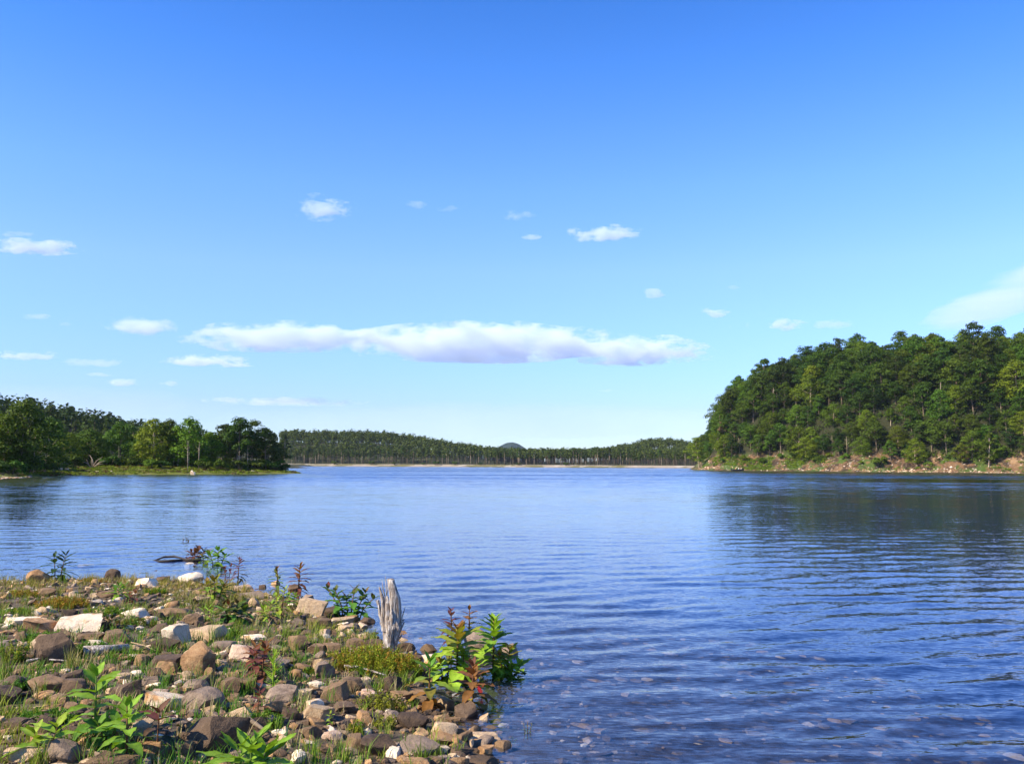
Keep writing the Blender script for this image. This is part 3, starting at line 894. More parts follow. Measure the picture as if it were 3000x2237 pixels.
fp = []
tries = 0
while len(fp) < 178 and tries < 30000:
    tries += 1
    x = rnd.uniform(-175, 150); d = rnd.choice([rnd.uniform(14, 22), rnd.uniform(14, 40)])
    y = float(np.interp(x, [-260, -150, -60, 0, 60, 140, 260], [660, 668, 640, 625, 612, 596, 590])) + d
    if any((x - a) ** 2 + (y - b) ** 2 < 2.6 ** 2 for a, b, *_ in fp): continue
    fp.append((x, y, d))
for x, y, d in fp:
    pines.place(rnd.randrange(5), (x, y, float(far_z(x, y))), rnd.uniform(0, 6.28), rnd.uniform(0.58, 1.08),
                ('slim pine at the front edge of the far woods' if d < 22 else 'slim pine in the far woods behind the front edge') + (', left half' if x < -30 else ', right half' if x > 40 else ', middle'), 'tree', 'pines along the far shore')
for px, s, lab in [(960, 1.3, 'rounded green shrub at the left end of the far beach'), (1080, 1.5, 'green shrub on the far beach below the wooded ridge'), (1150, 1.0, 'low shrub on the far beach'),
                   (1280, 1.5, 'isolated dark green shrub on the middle of the far beach'), (1335, 1.2, 'shrub right of the isolated one on the far beach'), (1410, 1.0, 'small shrub at the water of the far beach'),
                   (1520, 1.0, 'low shrub on the far beach under the distant hill'), (1655, 1.1, 'shrub toward the right of the far beach'), (1240, 0.9, 'small shrub left of the isolated one on the far beach')]:
    x = (px - 1500) / FPX * 640
    y = float(np.interp(x, [-260, -150, -60, 0, 60, 140, 260], [660, 668, 640, 625, 612, 596, 590])) + 7
    shrubs['mid'].place(rnd.randrange(2), (x, y, float(far_z(x, y))), 0, s * 1.1, lab, 'shrub', 'shrubs on the far beach')

# the woods further back, one mass nobody could count
def wood_mass(name, gen, n, H, seed, mat, label):
    rng = np.random.default_rng(seed); mb = MB()
    for k in range(n):
        x, y, z = gen(rng)
        h = H * rng.uniform(0.75, 1.15)
        m = 46
        o = unit(rng.normal(size=(m, 3)))
        C = np.array([x, y, z + h * 0.72]) + o * np.array([2.3, 2.3, h * 0.27]) * rng.uniform(0.5, 1.05, (m, 1))
        leaf_quads(mb, C, unit(o + [0, 0, 0.5] + rng.normal(size=(m, 3)) * .5), rng.uniform(0.9, 1.7, m), 0.8, 0, rng)
        V, Q, T = tube([(x, y, z - 1), (x, y, z + h * 0.8)], [0.2, 0.1], 3, False)
        mb.add(V, Q, 1)
    return tag(mb.obj(name, [mat, MAT['bark']]), label, kind='stuff')

def g_far(rng):
    while True:
        x = rng.uniform(-230, 250); d = rng.uniform(26, 330) ** 1.0
        y = float(np.interp(x, [-260, -150, -60, 0, 60, 140, 260], [660, 668, 640, 625, 612, 596, 590])) + d
        px, _ = project((x, y, 5))
        if 820 < px < 2120: return x, y, float(far_z(x, y))
wood_mass('far_woods', g_far, 3600, 11.5, 51, MAT['needle'], 'dense far-off pine woods behind the beach across the lake')
def g_left(rng):
    while True:
        x = rng.uniform(-330, -86); y = rng.uniform(290, 560)
        d = float(sdf(x, y, LEFT))
        if d < 22: continue
        px, _ = project((x, y, 5))
        if -60 < px < 920: return x, y, float(left_z(x, y))
wood_mass('hill_woods', g_left, 900, 12.5, 52, MAT['needle'], 'dense dark pine woods covering the hill behind the low point')
def g_hill(rng):
    while True:
        x = rng.uniform(90, 300); y = rng.uniform(300, 520)
        d = float(sdf(x, y, HILL))
        if d < 45: continue
        return x, y, float(hill_z(x, y))
wood_mass('hilltop_woods', g_hill, 500, 10.5, 53, MAT['leaf_dark'], 'dense woods over the top of the hill')

# ------------------------------------------------------------------ foreground: where a point of the photograph meets the shore
def on_ground(px, py):
    z = 0.15
    for _ in range(12):
        p = on_plane(px, py, z)
        z = 0.5 * z + 0.5 * max(float(ground_z(p.x, p.y)), -0.12)
    return Vector((p.x, p.y, z))

def zoomed(reg, cx, cyy):
    return (cx / 2.241 + (700 if reg == 2 else 0), 1500 + cyy / 2.241)

# ------------------------------------------------------------------ stones
_ico = {}
def ico(sub):
    if sub not in _ico:
        b = bmesh.new(); bmesh.ops.create_icosphere(b, subdivisions=sub, radius=1)
        b.verts.ensure_lookup_table()
        _ico[sub] = (np.array([v.co[:] for v in b.verts]), np.array([[v.index for v in f.verts] for f in b.faces]))
        b.free()
    return _ico[sub]

def stone_verts(seed, kind='block', sub=4):
    """a broken stone about [-1,1] on each axis: planes struck off a ball, then chipped and roughened"""
    rng = np.random.default_rng(seed)
    V, F = ico(sub)
    V = V.copy()
    n = {'block': 11, 'round': 16, 'slab': 10}[kind]
    dirs = unit(rng.normal(size=(n, 3)))
    dist = rng.uniform(0.48, 0.84, n) if kind != 'round' else rng.uniform(0.66, 0.92, n)
    if kind in ('block', 'slab'):
        a = rng.uniform(0, 6.28)
        ax = np.array([[math.cos(a), math.sin(a), .1], [-math.sin(a), math.cos(a), -.1], [.12, -.1, 1], [-math.cos(a), -math.sin(a), .15], [math.sin(a), -math.cos(a), .1], [0, 0, -1]])
        ax = unit(ax + rng.normal(size=ax.shape) * 0.18)
        dirs = np.concatenate([ax, dirs]); dist = np.concatenate([rng.uniform(0.42, 0.62, 6), dist])
    if kind != 'round': V = V * 1.15
    for d, h in zip(dirs, dist):
        s = V @ d
        V = V - np.outer(np.maximum(s - h, 0), d) * 0.97
    off = rng.uniform(-50, 50, 3)
    nz = np.array([mnoise.fractal(Vector(v * 1.7 + off), 0.9, 2.1, 4) for v in V])
    n2 = np.array([mnoise.fractal(Vector(v * 6.0 + off), 0.8, 2.1, 3) for v in V]) if sub >= 4 else 0.0 * nz
    V = V * (1 + 0.055 * nz[:, None] + 0.030 * n2[:, None])
    lo, hi = V.min(0), V.max(0)
    return (V - (lo + hi) / 2) / ((hi - lo) / 2), F

def stone(name, seed, kind, dims, mat, loc, rz=0, tilt=(0, 0), sub=4):
    V, F = stone_verts(seed, kind, sub)
    E = Matrix.Rotation(rz, 3, 'Z') @ Matrix.Rotation(tilt[0], 3, 'X') @ Matrix.Rotation(tilt[1], 3, 'Y')
    V = V @ np.array(E).T
    lo, hi = V.min(0), V.max(0)
    V = (V - (lo + hi) / 2) / ((hi - lo) / 2) * (np.array(dims) / 2)
    mb = MB(); mb.add(V, F)
    return mb.obj(name, mat, None, True, R(24), loc)

# region, centre, lowest point, width, height (all read off the photograph), stone, form, label, short phrase for neighbours
STONES = [
 (1, 225, 458, 125, 75, 'tan', 'round', 'squat dark stone with a pale tan top at the water edge beside a dark plant', 'the pale-topped stone at the water'),
 (1, 550, 366, 92, 26, 'tan', 'slab', 'flat tan stone lying alone in the shallow water off the left bank', ''),
 (1, 722, 447, 88, 70, 'dark', 'round', 'rounded black stone standing in the water edge', 'the rounded black stone'),
 (1, 1240, 376, 72, 45, 'white', 'block', 'pointed white stone in the water below the red and green bush', 'the pointed white stone in the water'),
 (1, 1235, 462, 152, 70, 'white', 'round', 'smooth domed white boulder at the waterline', 'the domed white boulder'),
 (1, 1160, 402, 70, 28, 'brown', 'round', 'small brown stone in the water left of the pointed white stone', ''),
 (1, 1015, 420, 52, 38, 'brown', 'block', 'small upright brown stone on the dark stone at the waterline', ''),
 (1, 1040, 457, 108, 38, 'dark', 'slab', 'flat dark stone at the waterline left of the domed white boulder', ''),
 (1, 950, 492, 132, 64, 'white', 'block', 'jagged white stone at the shore left of the flat dark stone', 'the jagged white stone at the shore'),
 (1, 1700, 376, 56, 18, 'dark', 'round', 'small dark wet stone barely out of the open water', ''),
 (1, 1590, 515, 130, 42, 'pink', 'slab', 'flat pinkish white slab on the shore below the reddish plant', 'the flat pinkish slab'),
 (1, 1720, 512, 52, 38, 'dark', 'block', 'small black block at the shore right of the pinkish slab', ''),
 (1, 1600, 566, 220, 56, 'grey', 'slab', 'wide low grey slab behind the pale granite block', 'the wide low grey slab'),
 (1, 290, 556, 118, 56, 'brown', 'block', 'brown stone amid orange grass on the left bank', 'the brown stone in the orange grass'),
 (1, 480, 568, 95, 38, 'pale', 'slab', 'pale flat stone in the grass of the left bank', ''),
 (1, 590, 604, 104, 34, 'white', 'slab', 'flat white stone amid grass above the big white rock', 'the flat white stone in the grass'),
 (1, 690, 560, 120, 46, 'brown', 'block', 'brown lumpy stone behind the flat white stone in the grass', ''),
 (1, 115, 744, 190, 58, 'white', 'slab', 'long white flaky rock left of the big white rock', 'the long white flaky rock'),
 (1, 240, 794, 190, 96, 'tan', 'slab', 'smooth tan slab leaning against the big white rock', 'the leaning tan slab'),
 (1, 465, 796, 290, 112, 'white', 'block', 'big white quartz rock with orange stains on the left', 'the big white rock'),
 (1, 650, 785, 90, 70, 'brown', 'block', 'brown stone at the right end of the big white rock', ''),
 (1, 395, 812, 115, 44, 'brown', 'block', 'low brown stone in front of the big white rock', ''),
 (1, 305, 1002, 245, 190, 'dark', 'block', 'big dark brown block with a shadowed right face', 'the big dark brown block'),
 (1, 130, 892, 62, 40, 'white', 'block', 'small bright white stone left of the big dark brown block', ''),
 (1, 560, 842, 180, 56, 'brown', 'slab', 'brown slab under the bright white wedge', ''),
 (1, 598, 898, 125, 62, 'white', 'block', 'bright white wedge of stone right of the big dark brown block', 'the bright white wedge'),
 (1, 735, 862, 175, 84, 'brown', 'block', 'grey brown stone right of the bright white wedge', 'the grey brown stone by the white wedge'),
 (1, 868, 694, 172, 66, 'white', 'slab', 'pale white slab half covered by grass blades', 'the pale slab in the grass'),
 (1, 1115, 694, 222, 76, 'brown', 'block', 'long brown rectangular block lying across the bank', 'the long brown block'),
 (1, 1255, 734, 115, 70, 'brown', 'round', 'rounded brown stone at the right end of the long brown block', ''),
 (1, 980, 724, 84, 42, 'white', 'block', 'small white stone left of the long brown block', ''),
 (1, 1035, 652, 60, 32, 'white', 'block', 'small white stone behind the long brown block', ''),
 (1, 1142, 892, 180, 150, 'white', 'block', 'large white boulder with an orange patch in mid bank', 'the large white boulder with the orange patch'),
 (1, 1322, 852, 240, 108, 'pale', 'block', 'large pale tan rock beside the white boulder with the orange patch', 'the large pale tan rock'),
 (1, 1065, 922, 165, 90, 'dark', 'block', 'dark brown stone under the white boulder with the orange patch', ''),
 (1, 1282, 1064, 192, 195, 'tan', 'block', 'big tilted tan brown rock with a dark right face', 'the big tilted tan rock'),
 (1, 1050, 1044, 200, 102, 'dark', 'slab', 'dark brown wedge slab left of the big tilted tan rock', 'the dark wedge slab'),
 (1, 1455, 904, 175, 66, 'grey', 'slab', 'flat grey slab above the pinkish white stones', 'the flat grey slab'),
 (1, 1440, 954, 92, 46, 'white', 'block', 'small white stone right of the big tilted tan rock', ''),
 (1, 1560, 974, 152, 104, 'pink', 'block', 'rough pinkish white stone beside a red leafy plant', 'the rough pinkish white stone'),
 (1, 1520, 1072, 152, 40, 'white', 'slab', 'long flat white stone below the rough pinkish one', ''),
 (1, 1365, 1092, 62, 70, 'tan', 'round', 'egg shaped tan stone against the foot of the big tilted tan rock', ''),
 (1, 272, 1182, 245, 108, 'brown', 'round', 'broad brown stone with a rounded back on the left', 'the broad brown stone'),
 (1, 458, 1192, 142, 92, 'dark', 'block', 'dark angular stone right of the broad brown stone', 'the dark angular stone'),
 (1, 270, 1228, 112, 54, 'tan', 'round', 'smooth light tan cobble in front of the broad brown stone', ''),
 (1, 785, 1234, 195, 128, 'dark', 'block', 'dark grey block behind the big green plant', 'the dark grey block behind the green plant'),
 (1, 1052, 1304, 242, 122, 'white', 'block', 'bright white rock with orange crust in the near bank', 'the bright white rock with orange crust'),
 (1, 1300, 1314, 245, 152, 'grey', 'round', 'large rounded purple grey rock', 'the rounded purple grey rock'),
 (1, 1365, 1606, 365, 262, 'dark', 'block', 'biggest dark grey brown boulder in the near bank', 'the biggest dark boulder'),
 (1, 1213, 1624, 74, 112, 'brown', 'slab', 'upright reddish brown stone at the left of the biggest dark boulder', ''),
 (1, 130, 1644, 215, 108, 'pale', 'block', 'pale pinkish rock in the near left corner', 'the pale rock in the near corner'),
 (1, 690, 1700, 290, 110, 'brown', 'block', 'long smooth brown rock below the two big green plants', 'the long smooth brown rock'),
 (1, 960, 1642, 92, 60, 'tan', 'block', 'orange brown stone under the dark red topped plant', ''),
 (1, 795, 1106, 112, 50, 'pale', 'block', 'pale ribbed stone above the big green plant', ''),
 (1, 990, 1144, 132, 72, 'grey', 'block', 'grey rounded stone above the bright white rock with orange crust', ''),
 (1, 1080, 1124, 84, 54, 'dark', 'block', 'dark little block right of the grey rounded stone', ''),
 (1, 1550, 1168, 190, 84, 'brown', 'block', 'brown sloping stone behind the white tan chunk', ''),
 (1, 1558, 1386, 162, 112, 'pale', 'block', 'white tan chunk of stone behind the biggest dark boulder', 'the white tan chunk'),
 (1, 1380, 1346, 84, 50, 'grey', 'block', 'small grey stone at the foot of the rounded purple grey rock', ''),
 (1, 45, 1504, 64, 40, 'white', 'block', 'small white stone at the left edge above the dead twigs', ''),
 (1, 90, 1444, 170, 84, 'dark', 'block', 'dark stone behind the dead twigs at the left edge', 'the dark stone behind the twigs'),
 (1, 300, 1304, 155, 40, 'tan', 'slab', 'flat orange brown slab above the green cushion of weeds', 'the flat orange brown slab'),
 (1, 445, 1312, 90, 60, 'brown', 'block', 'small brown stone left of the tallest green plant', ''),
 (1, 640, 1620, 150, 46, 'grey', 'slab', 'flat grey stone behind the long smooth brown rock', ''),
 (1, 620, 1560, 180, 60, 'white', 'slab', 'broken white flat stone between the two big green plants', ''),
 (2, 458, 678, 200, 132, 'pale', 'block', 'pale granite block standing at the waterline', 'the pale granite block'),
 (2, 605, 682, 122, 66, 'dark', 'block', 'dark stone in the water right of the pale granite block', ''),
 (2, 520, 764, 145, 70, 'brown', 'block', 'grey brown rounded stone in front of the pale granite block', ''),
 (2, 665, 744, 150, 62, 'pale', 'slab', 'pale brown stone at the shore under the dark green bush', 'the pale brown shore stone'),
 (2, 745, 772, 84, 50, 'grey', 'block', 'grey stone at the water under the dark green bush', ''),
 (2, 835, 746, 102, 60, 'dark', 'round', 'dark wet boulder in the water right of the dark green bush', 'the dark wet boulder'),
 (2, 690, 796, 140, 60, 'pale', 'slab', 'whitish streaked slab below the pale brown shore stone', ''),
 (2, 800, 832, 110, 40, 'pale', 'slab', 'pale flat shelf of stone at the waterline left of the stump', ''),
 (2, 550, 824, 74, 60, 'pink', 'block', 'small reddish stone in front of the shore stones', ''),
 (2, 225, 874, 95, 64, 'dark', 'block', 'dark angular stone left of the brown square block', ''),
 (2, 380, 908, 124, 104, 'brown', 'block', 'brown square block on the middle bank', 'the brown square block'),
 (2, 482, 866, 84, 50, 'pink', 'block', 'pinkish white stone right of the brown square block', ''),
 (2, 492, 924, 115, 62, 'brown', 'block', 'brown stone below the pinkish white stone', ''),
 (2, 770, 904, 132, 76, 'brown', 'block', 'pinkish brown rock left of the weathered stump', 'the pinkish brown rock by the stump'),
 (2, 880, 894, 134, 66, 'dark', 'round', 'dark grey rounded rock against the weathered stump', 'the dark rock by the stump'),
 (2, 750, 962, 92, 72, 'pale', 'block', 'pale pointed stone over the yellow green weeds', ''),
 (2, 600, 934, 115, 72, 'brown', 'block', 'brown block at the left end of the yellow green weeds', ''),
 (2, 20, 934, 76, 62, 'white', 'block', 'white tan stone above the red leafy plant', ''),
 (2, 82, 844, 152, 48, 'white', 'slab', 'low white crumbly stone above the red leafy plant', 'the low white crumbly stone'),
 (2, 480, 1014, 84, 62, 'pale', 'block', 'cream colored stone left of the mottled upright stone', ''),
 (2, 545, 1090, 134, 112, 'grey', 'block', 'mottled upright stone at the left of the yellow green weeds', 'the mottled upright stone'),
 (2, 240, 1266, 205, 122, 'grey', 'block', 'humped purple grey rock under the bright green spear', 'the humped purple grey rock'),
 (2, 412, 1214, 112, 60, 'pale', 'block', 'white tan stone right of the humped purple grey rock', ''),
 (2, 500, 1154, 112, 50, 'white', 'block', 'white stone above the row of brown stones', ''),
 (2, 722, 1184, 172, 98, 'brown', 'block', 'brown faceted rock below the yellow green weeds', 'the brown faceted rock'),
 (2, 612, 1236, 175, 122, 'brown', 'block', 'grey brown rock left of the brown faceted rock', 'the grey brown rock'),
 (2, 815, 1144, 102, 62, 'pink', 'block', 'pinkish white stone under the yellow green weeds', ''),
 (2, 940, 1148, 105, 42, 'dark', 'slab', 'dark thin slab under the yellow green weeds', ''),
 (2, 1040, 1154, 82, 46, 'dark', 'block', 'black stone with a white edge by the yellow green weeds', ''),
 (2, 1140, 1196, 160, 46, 'tan', 'slab', 'flat tan slab reaching the water beside the orange leaved plant', 'the flat tan slab by the water'),
 (2, 840, 1226, 125, 62, 'pink', 'slab', 'pinkish pale slab above the olive weeds', ''),
 (2, 1062, 1246, 145, 80, 'brown', 'block', 'grey brown stone left of the orange leaved plant', ''),
 (2, 1190, 1270, 120, 70, 'dark', 'block', 'dark stone under the orange leaved plant', ''),
 (2, 500, 1376, 195, 112, 'pale', 'block', 'pale tan rock with dark seams', 'the pale tan rock with seams'),
 (2, 692, 1316, 165, 72, 'dark', 'block', 'dark brown rock left of the olive weeds', 'the dark rock by the olive weeds'),
 (2, 815, 1396, 104, 88, 'tan', 'block', 'tan and white stone below the olive weeds', ''),
 (2, 1130, 1436, 195, 134, 'dark', 'slab', 'smooth dark grey slab tilted toward the view', 'the smooth dark grey slab'),
 (2, 1332, 1384, 112, 62, 'tan', 'block', 'tan stone at the waterline below the bronze plant', 'the tan waterline stone'),
 (2, 1345, 1476, 165, 104, 'pale', 'block', 'cream layered rock at the waterline', 'the cream layered rock'),
 (2, 1450, 1482, 120, 70, 'brown', 'slab', 'brown slab right of the cream layered rock', ''),
 (2, 1600, 1516, 225, 82, 'pale', 'slab', 'long pale slab jutting into the water', 'the long pale slab'),
 (2, 1640, 1446, 135, 50, 'dark', 'slab', 'dark slab in the water behind the long pale slab', ''),
 (2, 260, 1486, 95, 62, 'white', 'block', 'bright white stone beside the broad leaved green plant', ''),
 (2, 600, 1496, 145, 70, 'pink', 'block', 'pink tan rock in front of the pale tan rock with seams', 'the pink tan rock'),
 (2, 680, 1476, 92, 52, 'pale', 'block', 'cream stone right of the pink tan rock', ''),
 (2, 450, 1486, 145, 82, 'brown', 'block', 'brown tan rock left of the pink tan rock', ''),
 (2, 765, 1590, 155, 132, 'brown', 'block', 'reddish brown upright rock in the near bank', 'the reddish upright rock'),
 (2, 900, 1606, 235, 142, 'dark', 'block', 'dark brown sloping rock right of the reddish upright rock', 'the dark sloping rock'),
 (2, 1140, 1606, 295, 132, 'grey', 'block', 'broad grey rock near the water in the near corner of the bank', 'the broad grey rock'),
 (2, 1290, 1516, 205, 72, 'tan', 'slab', 'long tan slab below the cream layered rock', 'the long tan slab'),
 (2, 1450, 1598, 175, 72, 'dark', 'slab', 'dark wet slab below the long pale slab', 'the dark wet slab'),
 (2, 1560, 1690, 260, 90, 'brown', 'slab', 'brown grey slab nearest the water in the near corner', ''),
 (2, 1610, 1594, 115, 62, 'tan', 'block', 'tan stone in the water below the long pale slab', ''),
 (2, 1790, 1646, 165, 48, 'dark', 'slab', 'dark triangular slab in the water at the near edge', ''),
 (2, 1340, 1574, 74, 42, 'white', 'block', 'small white stone right of the broad grey rock', ''),
 (2, 1862, 1252, 62, 36, 'tan', 'block', 'small tan stone alone in the water right of the bronze plant', ''),
 (2, 1245, 1012, 145, 78, 'white', 'block', 'white and pink rock behind the orange leaved plant', 'the white rock behind the leafy plants'),
 (2, 1590, 985, 220, 215, 'grey', 'block', 'large grey boulder in the water behind the tall leafy plants', 'the large grey boulder in the water'),
 (2, 1755, 985, 150, 125, 'grey', 'block', 'lower grey boulder in the water right of the large grey one', ''),
 (2, 930, 778, 64, 20, 'dark', 'round', 'small dark stone in the water just left of the stump', ''),
 (2, 1105, 788, 90, 16, 'dark', 'slab', 'flat dark stone awash right of the stump', ''),
 (2, 1090, 925, 120, 75, 'dark', 'round', 'dark rock half in the water behind the yellow green weeds', ''),
 (2, 1150, 990, 90, 60, 'brown', 'block', 'brown rock at the right end of the yellow green weeds', ''),
 (2, 1160, 1690, 200, 86, 'tan', 'block', 'tan rock at the near edge below the broad grey rock', ''),
 (2, 1000, 1360, 130, 60, 'grey', 'slab', 'grey flat stone behind the smooth dark grey slab', ''),
 (2, 420, 1640, 110, 60, 'grey', 'block', 'grey stone right of the broad leaved green plant', ''),
 (2, 560, 1585, 130, 60, 'brown', 'slab', 'brown slab in front of the pink tan rock', ''),
]
occupied = []
heroes = []
for i, (reg, cx, by, w, h, mk, form, lab, short) in enumerate(STONES):
    px, py = zoomed(reg, cx, by)
    b = on_ground(px, py)
    dist = (b - Vector((0, 0, CAM_H))).length
    sc = dist / FPX / 2.241
    W = w * sc * 1.04; D = W * (0.72 if form != 'slab' else 0.8)
    th = math.asin(min(0.9, (CAM_H - b.z) / dist))
    Hh = max((h * sc - D * 0.8 * math.sin(th)) / math.cos(th), 0.30 * h * sc)
    rs = random.Random(900 + i)
    full = Hh * 1.3
    loc = (b.x, b.y + D * 0.42, b.z + Hh - full / 2)
    o = stone('rock', 500 + i, form, (W, D, full), MAT[mk], loc, rs.uniform(0, 6.28), (rs.uniform(-.2, .2), rs.uniform(-.2, .2)), 4 if w > 84 else 3)
    tag(o, lab, 'rock', 'stones of the near shore')
    occupied.append((loc[0], loc[1], W * 0.5))
    if short: heroes.append((loc[0], loc[1], short))

# smaller stones that fill the bank between them: a few broken shapes, copied
rnd = random.Random(77)
proto = {}
for mk in ('brown', 'dark', 'tan', 'grey', 'pale', 'white', 'pink'):
    proto[mk] = []
    for k in range(4):
        V, F = stone_verts(2000 + 10 * len(proto) + k, ['block', 'round', 'slab', 'block'][k], 3)
        mb = MB(); mb.add(V * 0.5, F); proto[mk].append(mb.mesh('stone', MAT[mk], True, R(24)))
CW = {'brown': 'brown', 'dark': 'dark', 'tan': 'tan', 'grey': 'grey', 'pale': 'pale', 'white': 'white', 'pink': 'pinkish'}
made = 0; tries = 0
while made < 165 and tries < 20000:
    tries += 1
    px = rnd.uniform(0, 1480); py = rnd.uniform(1715, 2225)
    b = on_plane(px, py, 0.15)
    d = float(sdf(b.x, b.y, SHORE))
    if d < -0.15: continue
    b = on_ground(px, py)
    w = rnd.uniform(0.09, 0.24)
    if any((b.x - x) ** 2 + ((b.y - y) * 1.3) ** 2 < (r * 0.85 + w * 0.36) ** 2 for x, y, r in occupied): continue
    occupied.append((b.x, b.y, w * 0.5))
    mk = rnd.choices(list(CW), [30, 26, 13, 15, 10, 8, 5])[0]
    form = rnd.choice([0, 0, 2, 2, 3, 3, 1])
    o = bpy.data.objects.new('rock', proto[mk][form]); COL.objects.link(o)
    hh = w * (rnd.uniform(0.5, 0.85) if form != 2 else rnd.uniform(0.25, 0.4))
    o.scale = (w, w * rnd.uniform(0.6, 0.95), hh); o.rotation_euler = (rnd.uniform(-.35, .35), rnd.uniform(-.35, .35), rnd.uniform(0, 6.28))
    o.location = (b.x, b.y, b.z + hh * 0.22)
    hx, hy, sh = min(heroes, key=lambda q: (q[0] - b.x) ** 2 + (q[1] - b.y) ** 2)
    rel = 'left of' if b.x - hx < -abs(b.y - hy) * 0.8 else 'right of' if b.x - hx > abs(b.y - hy) * 0.8 else 'behind' if b.y > hy else 'in front of'
    shape = ['angular', 'rounded', 'flat', 'chunky'][form]
    tag(o, f"small {shape} {CW[mk]} stone {rel} {sh}", 'rock', 'stones of the near shore')
    made += 1

# gravel and chips that nobody could count
rng = np.random.default_rng(8)
gV, gF = ico(1)
gm = MB()
n = 0
mats = ['brown', 'dark', 'tan', 'grey', 'pale', 'white']
NG = 9000
gx = rng.uniform(-9.5, 4.5, NG * 3); gy = 4.6 + 12 * rng.uniform(0, 1, NG * 3) ** 1.3
gd = sdf(gx, gy, SHORE)
keep = (gd > -1.6) & (rng.uniform(size=NG * 3) < np.clip((gd + 1.6) / 1.4, 0, 1) * 0.9 + 0.1) & (np.abs(gx) < gy * 0.64 + 0.4)
gx, gy = gx[keep][:NG], gy[keep][:NG]
gz = ground_z(gx, gy)
base = [unit(gV * rng.uniform(0.6, 1.3, (len(gV), 1))) * rng.uniform(0.7, 1.2, (len(gV), 1)) for _ in range(12)]
for i in range(len(gx)):
    s = 0.012 + 0.045 * rng.uniform() ** 2.2
    a = rng.uniform(0, 6.28); ca, sa = math.cos(a), math.sin(a)
    V = base[i % 12] * np.array([s, s * rng.uniform(.6, 1), s * rng.uniform(.35, .7)])
    V = np.stack([V[:, 0] * ca - V[:, 1] * sa, V[:, 0] * sa + V[:, 1] * ca, V[:, 2]], 1) + np.array([gx[i], gy[i], gz[i] + s * 0.15])
    gm.add(V, gF, int(rng.choice(6, p=[.30, .27, .13, .13, .11, .06])))
tag(gm.obj('gravel', [MAT[k] for k in mats]), 'loose gravel and stone chips covering the bank and shallows', kind='stuff')

# broken cobbles packed between the larger stones, far too many to count
cb = [stone_verts(3000 + k, ['block', 'slab', 'block', 'round'][k % 4], 2) for k in range(14)]
cm = MB()
NC = 2100
cx_ = rng.uniform(-9.5, 4.5, NC * 4); cy_ = 4.6 + 12 * rng.uniform(0, 1, NC * 4) ** 1.25
cd_ = sdf(cx_, cy_, SHORE)
keep = (cd_ > -0.08) & (np.abs(cx_) < cy_ * 0.64 + 0.4) & (rng.uniform(size=NC * 4) < 0.55 + 0.45 * (cx_ > -2.2))
cx_, cy_ = cx_[keep][:NC], cy_[keep][:NC]; cz_ = ground_z(cx_, cy_)
for i in range(len(cx_)):
    s = 0.022 + 0.055 * rng.uniform() ** 1.6
    a = rng.uniform(0, 6.28); ca, sa = math.cos(a), math.sin(a)
    V, F = cb[i % 14]
    tl = rng.normal() * .3
    V = V * np.array([s, s * rng.uniform(.6, 1), s * rng.uniform(.35, .75)])
    V = np.stack([V[:, 0] * ca - V[:, 1] * sa, V[:, 0] * sa + V[:, 1] * ca, V[:, 2] + V[:, 0] * tl], 1) + np.array([cx_[i], cy_[i], cz_[i] + s * 0.18])
    cm.add(V, F, int(rng.choice(6, p=[.30, .27, .13, .13, .11, .06])))
tag(cm.obj('cobbles', [MAT[k] for k in mats]), 'broken cobbles packed between the larger stones of the bank', kind='stuff')

# stony floor of the shallows
rnd = random.Random(78)
sm = MB(); cnt = 0
while cnt < 800:
    x = rnd.uniform(-2.5, 7.5); y = rnd.uniform(4.6, 12.5)
    d = float(sdf(x, y, SHORE))
    if d > -0.9 or d < -5.5 or abs(x) > y * 0.62 + .3: continue
    s = 0.025 + 0.085 * rnd.random() ** 2
    V, F = cb[cnt % 14]
    a = rnd.uniform(0, 6.28); ca, sa = math.cos(a), math.sin(a)
    V = V * np.array([s, s * rnd.uniform(.6, 1), s * 0.45])
    V = np.stack([V[:, 0] * ca - V[:, 1] * sa, V[:, 0] * sa + V[:, 1] * ca, V[:, 2]], 1) + np.array([x, y, float(ground_z(x, y)) - s * 0.25])
    sm.add(V, F, rnd.choices([0, 1, 2, 3, 4], [30, 40, 14, 12, 4])[0]); cnt += 1
tag(sm.obj('pebbles', [MAT[k] for k in ('brown', 'dark', 'tan', 'grey', 'pale')]), 'submerged stones on the floor of the shallow water', kind='stuff')

# ------------------------------------------------------------------ leafy plants of the shore
def leaf_blade(mb, base, axis, upv, L, Wd, droop, col, rng, fold=0.25, nseg=6):
    """one lance-shaped leaf: folded along its midrib and bent down to its tip"""
    axis = axis.normalized()
    side = axis.cross(upv).normalized(); nup = side.cross(axis).normalized()
    V = []; C = []
    for k in range(nseg + 1):
        t_ = k / nseg
        wv = Wd * 0.5 * (math.sin(math.pi * min(1, t_ ** 0.8 * 0.96 + 0.03)) ** 0.9)
        cpos = base + axis * (L * t_ * (1 - 0.18 * droop * t_)) - Vector((0, 0, 1)) * (droop * L * 0.55 * t_ ** 2)
        wav = 0.06 * Wd * math.sin(t_ * 16 + rng.uniform(0, 1))
        V += [cpos - side * wv + nup * (wv * fold + wav), cpos, cpos + side * wv + nup * (wv * fold - wav)]
        j = rng.uniform(0.88, 1.12)
        C += [[c * j for c in col], [c * j * 1.25 + 0.015 for c in col], [c * j for c in col]]
    F = []
    for k in range(nseg):
        a = 3 * k
        F += [(a, a + 1, a + 4, a + 3), (a + 1, a + 2, a + 5, a + 4)]
    mb.add(np.array([tuple(v) for v in V]), np.array(F), 0, np.array(C))

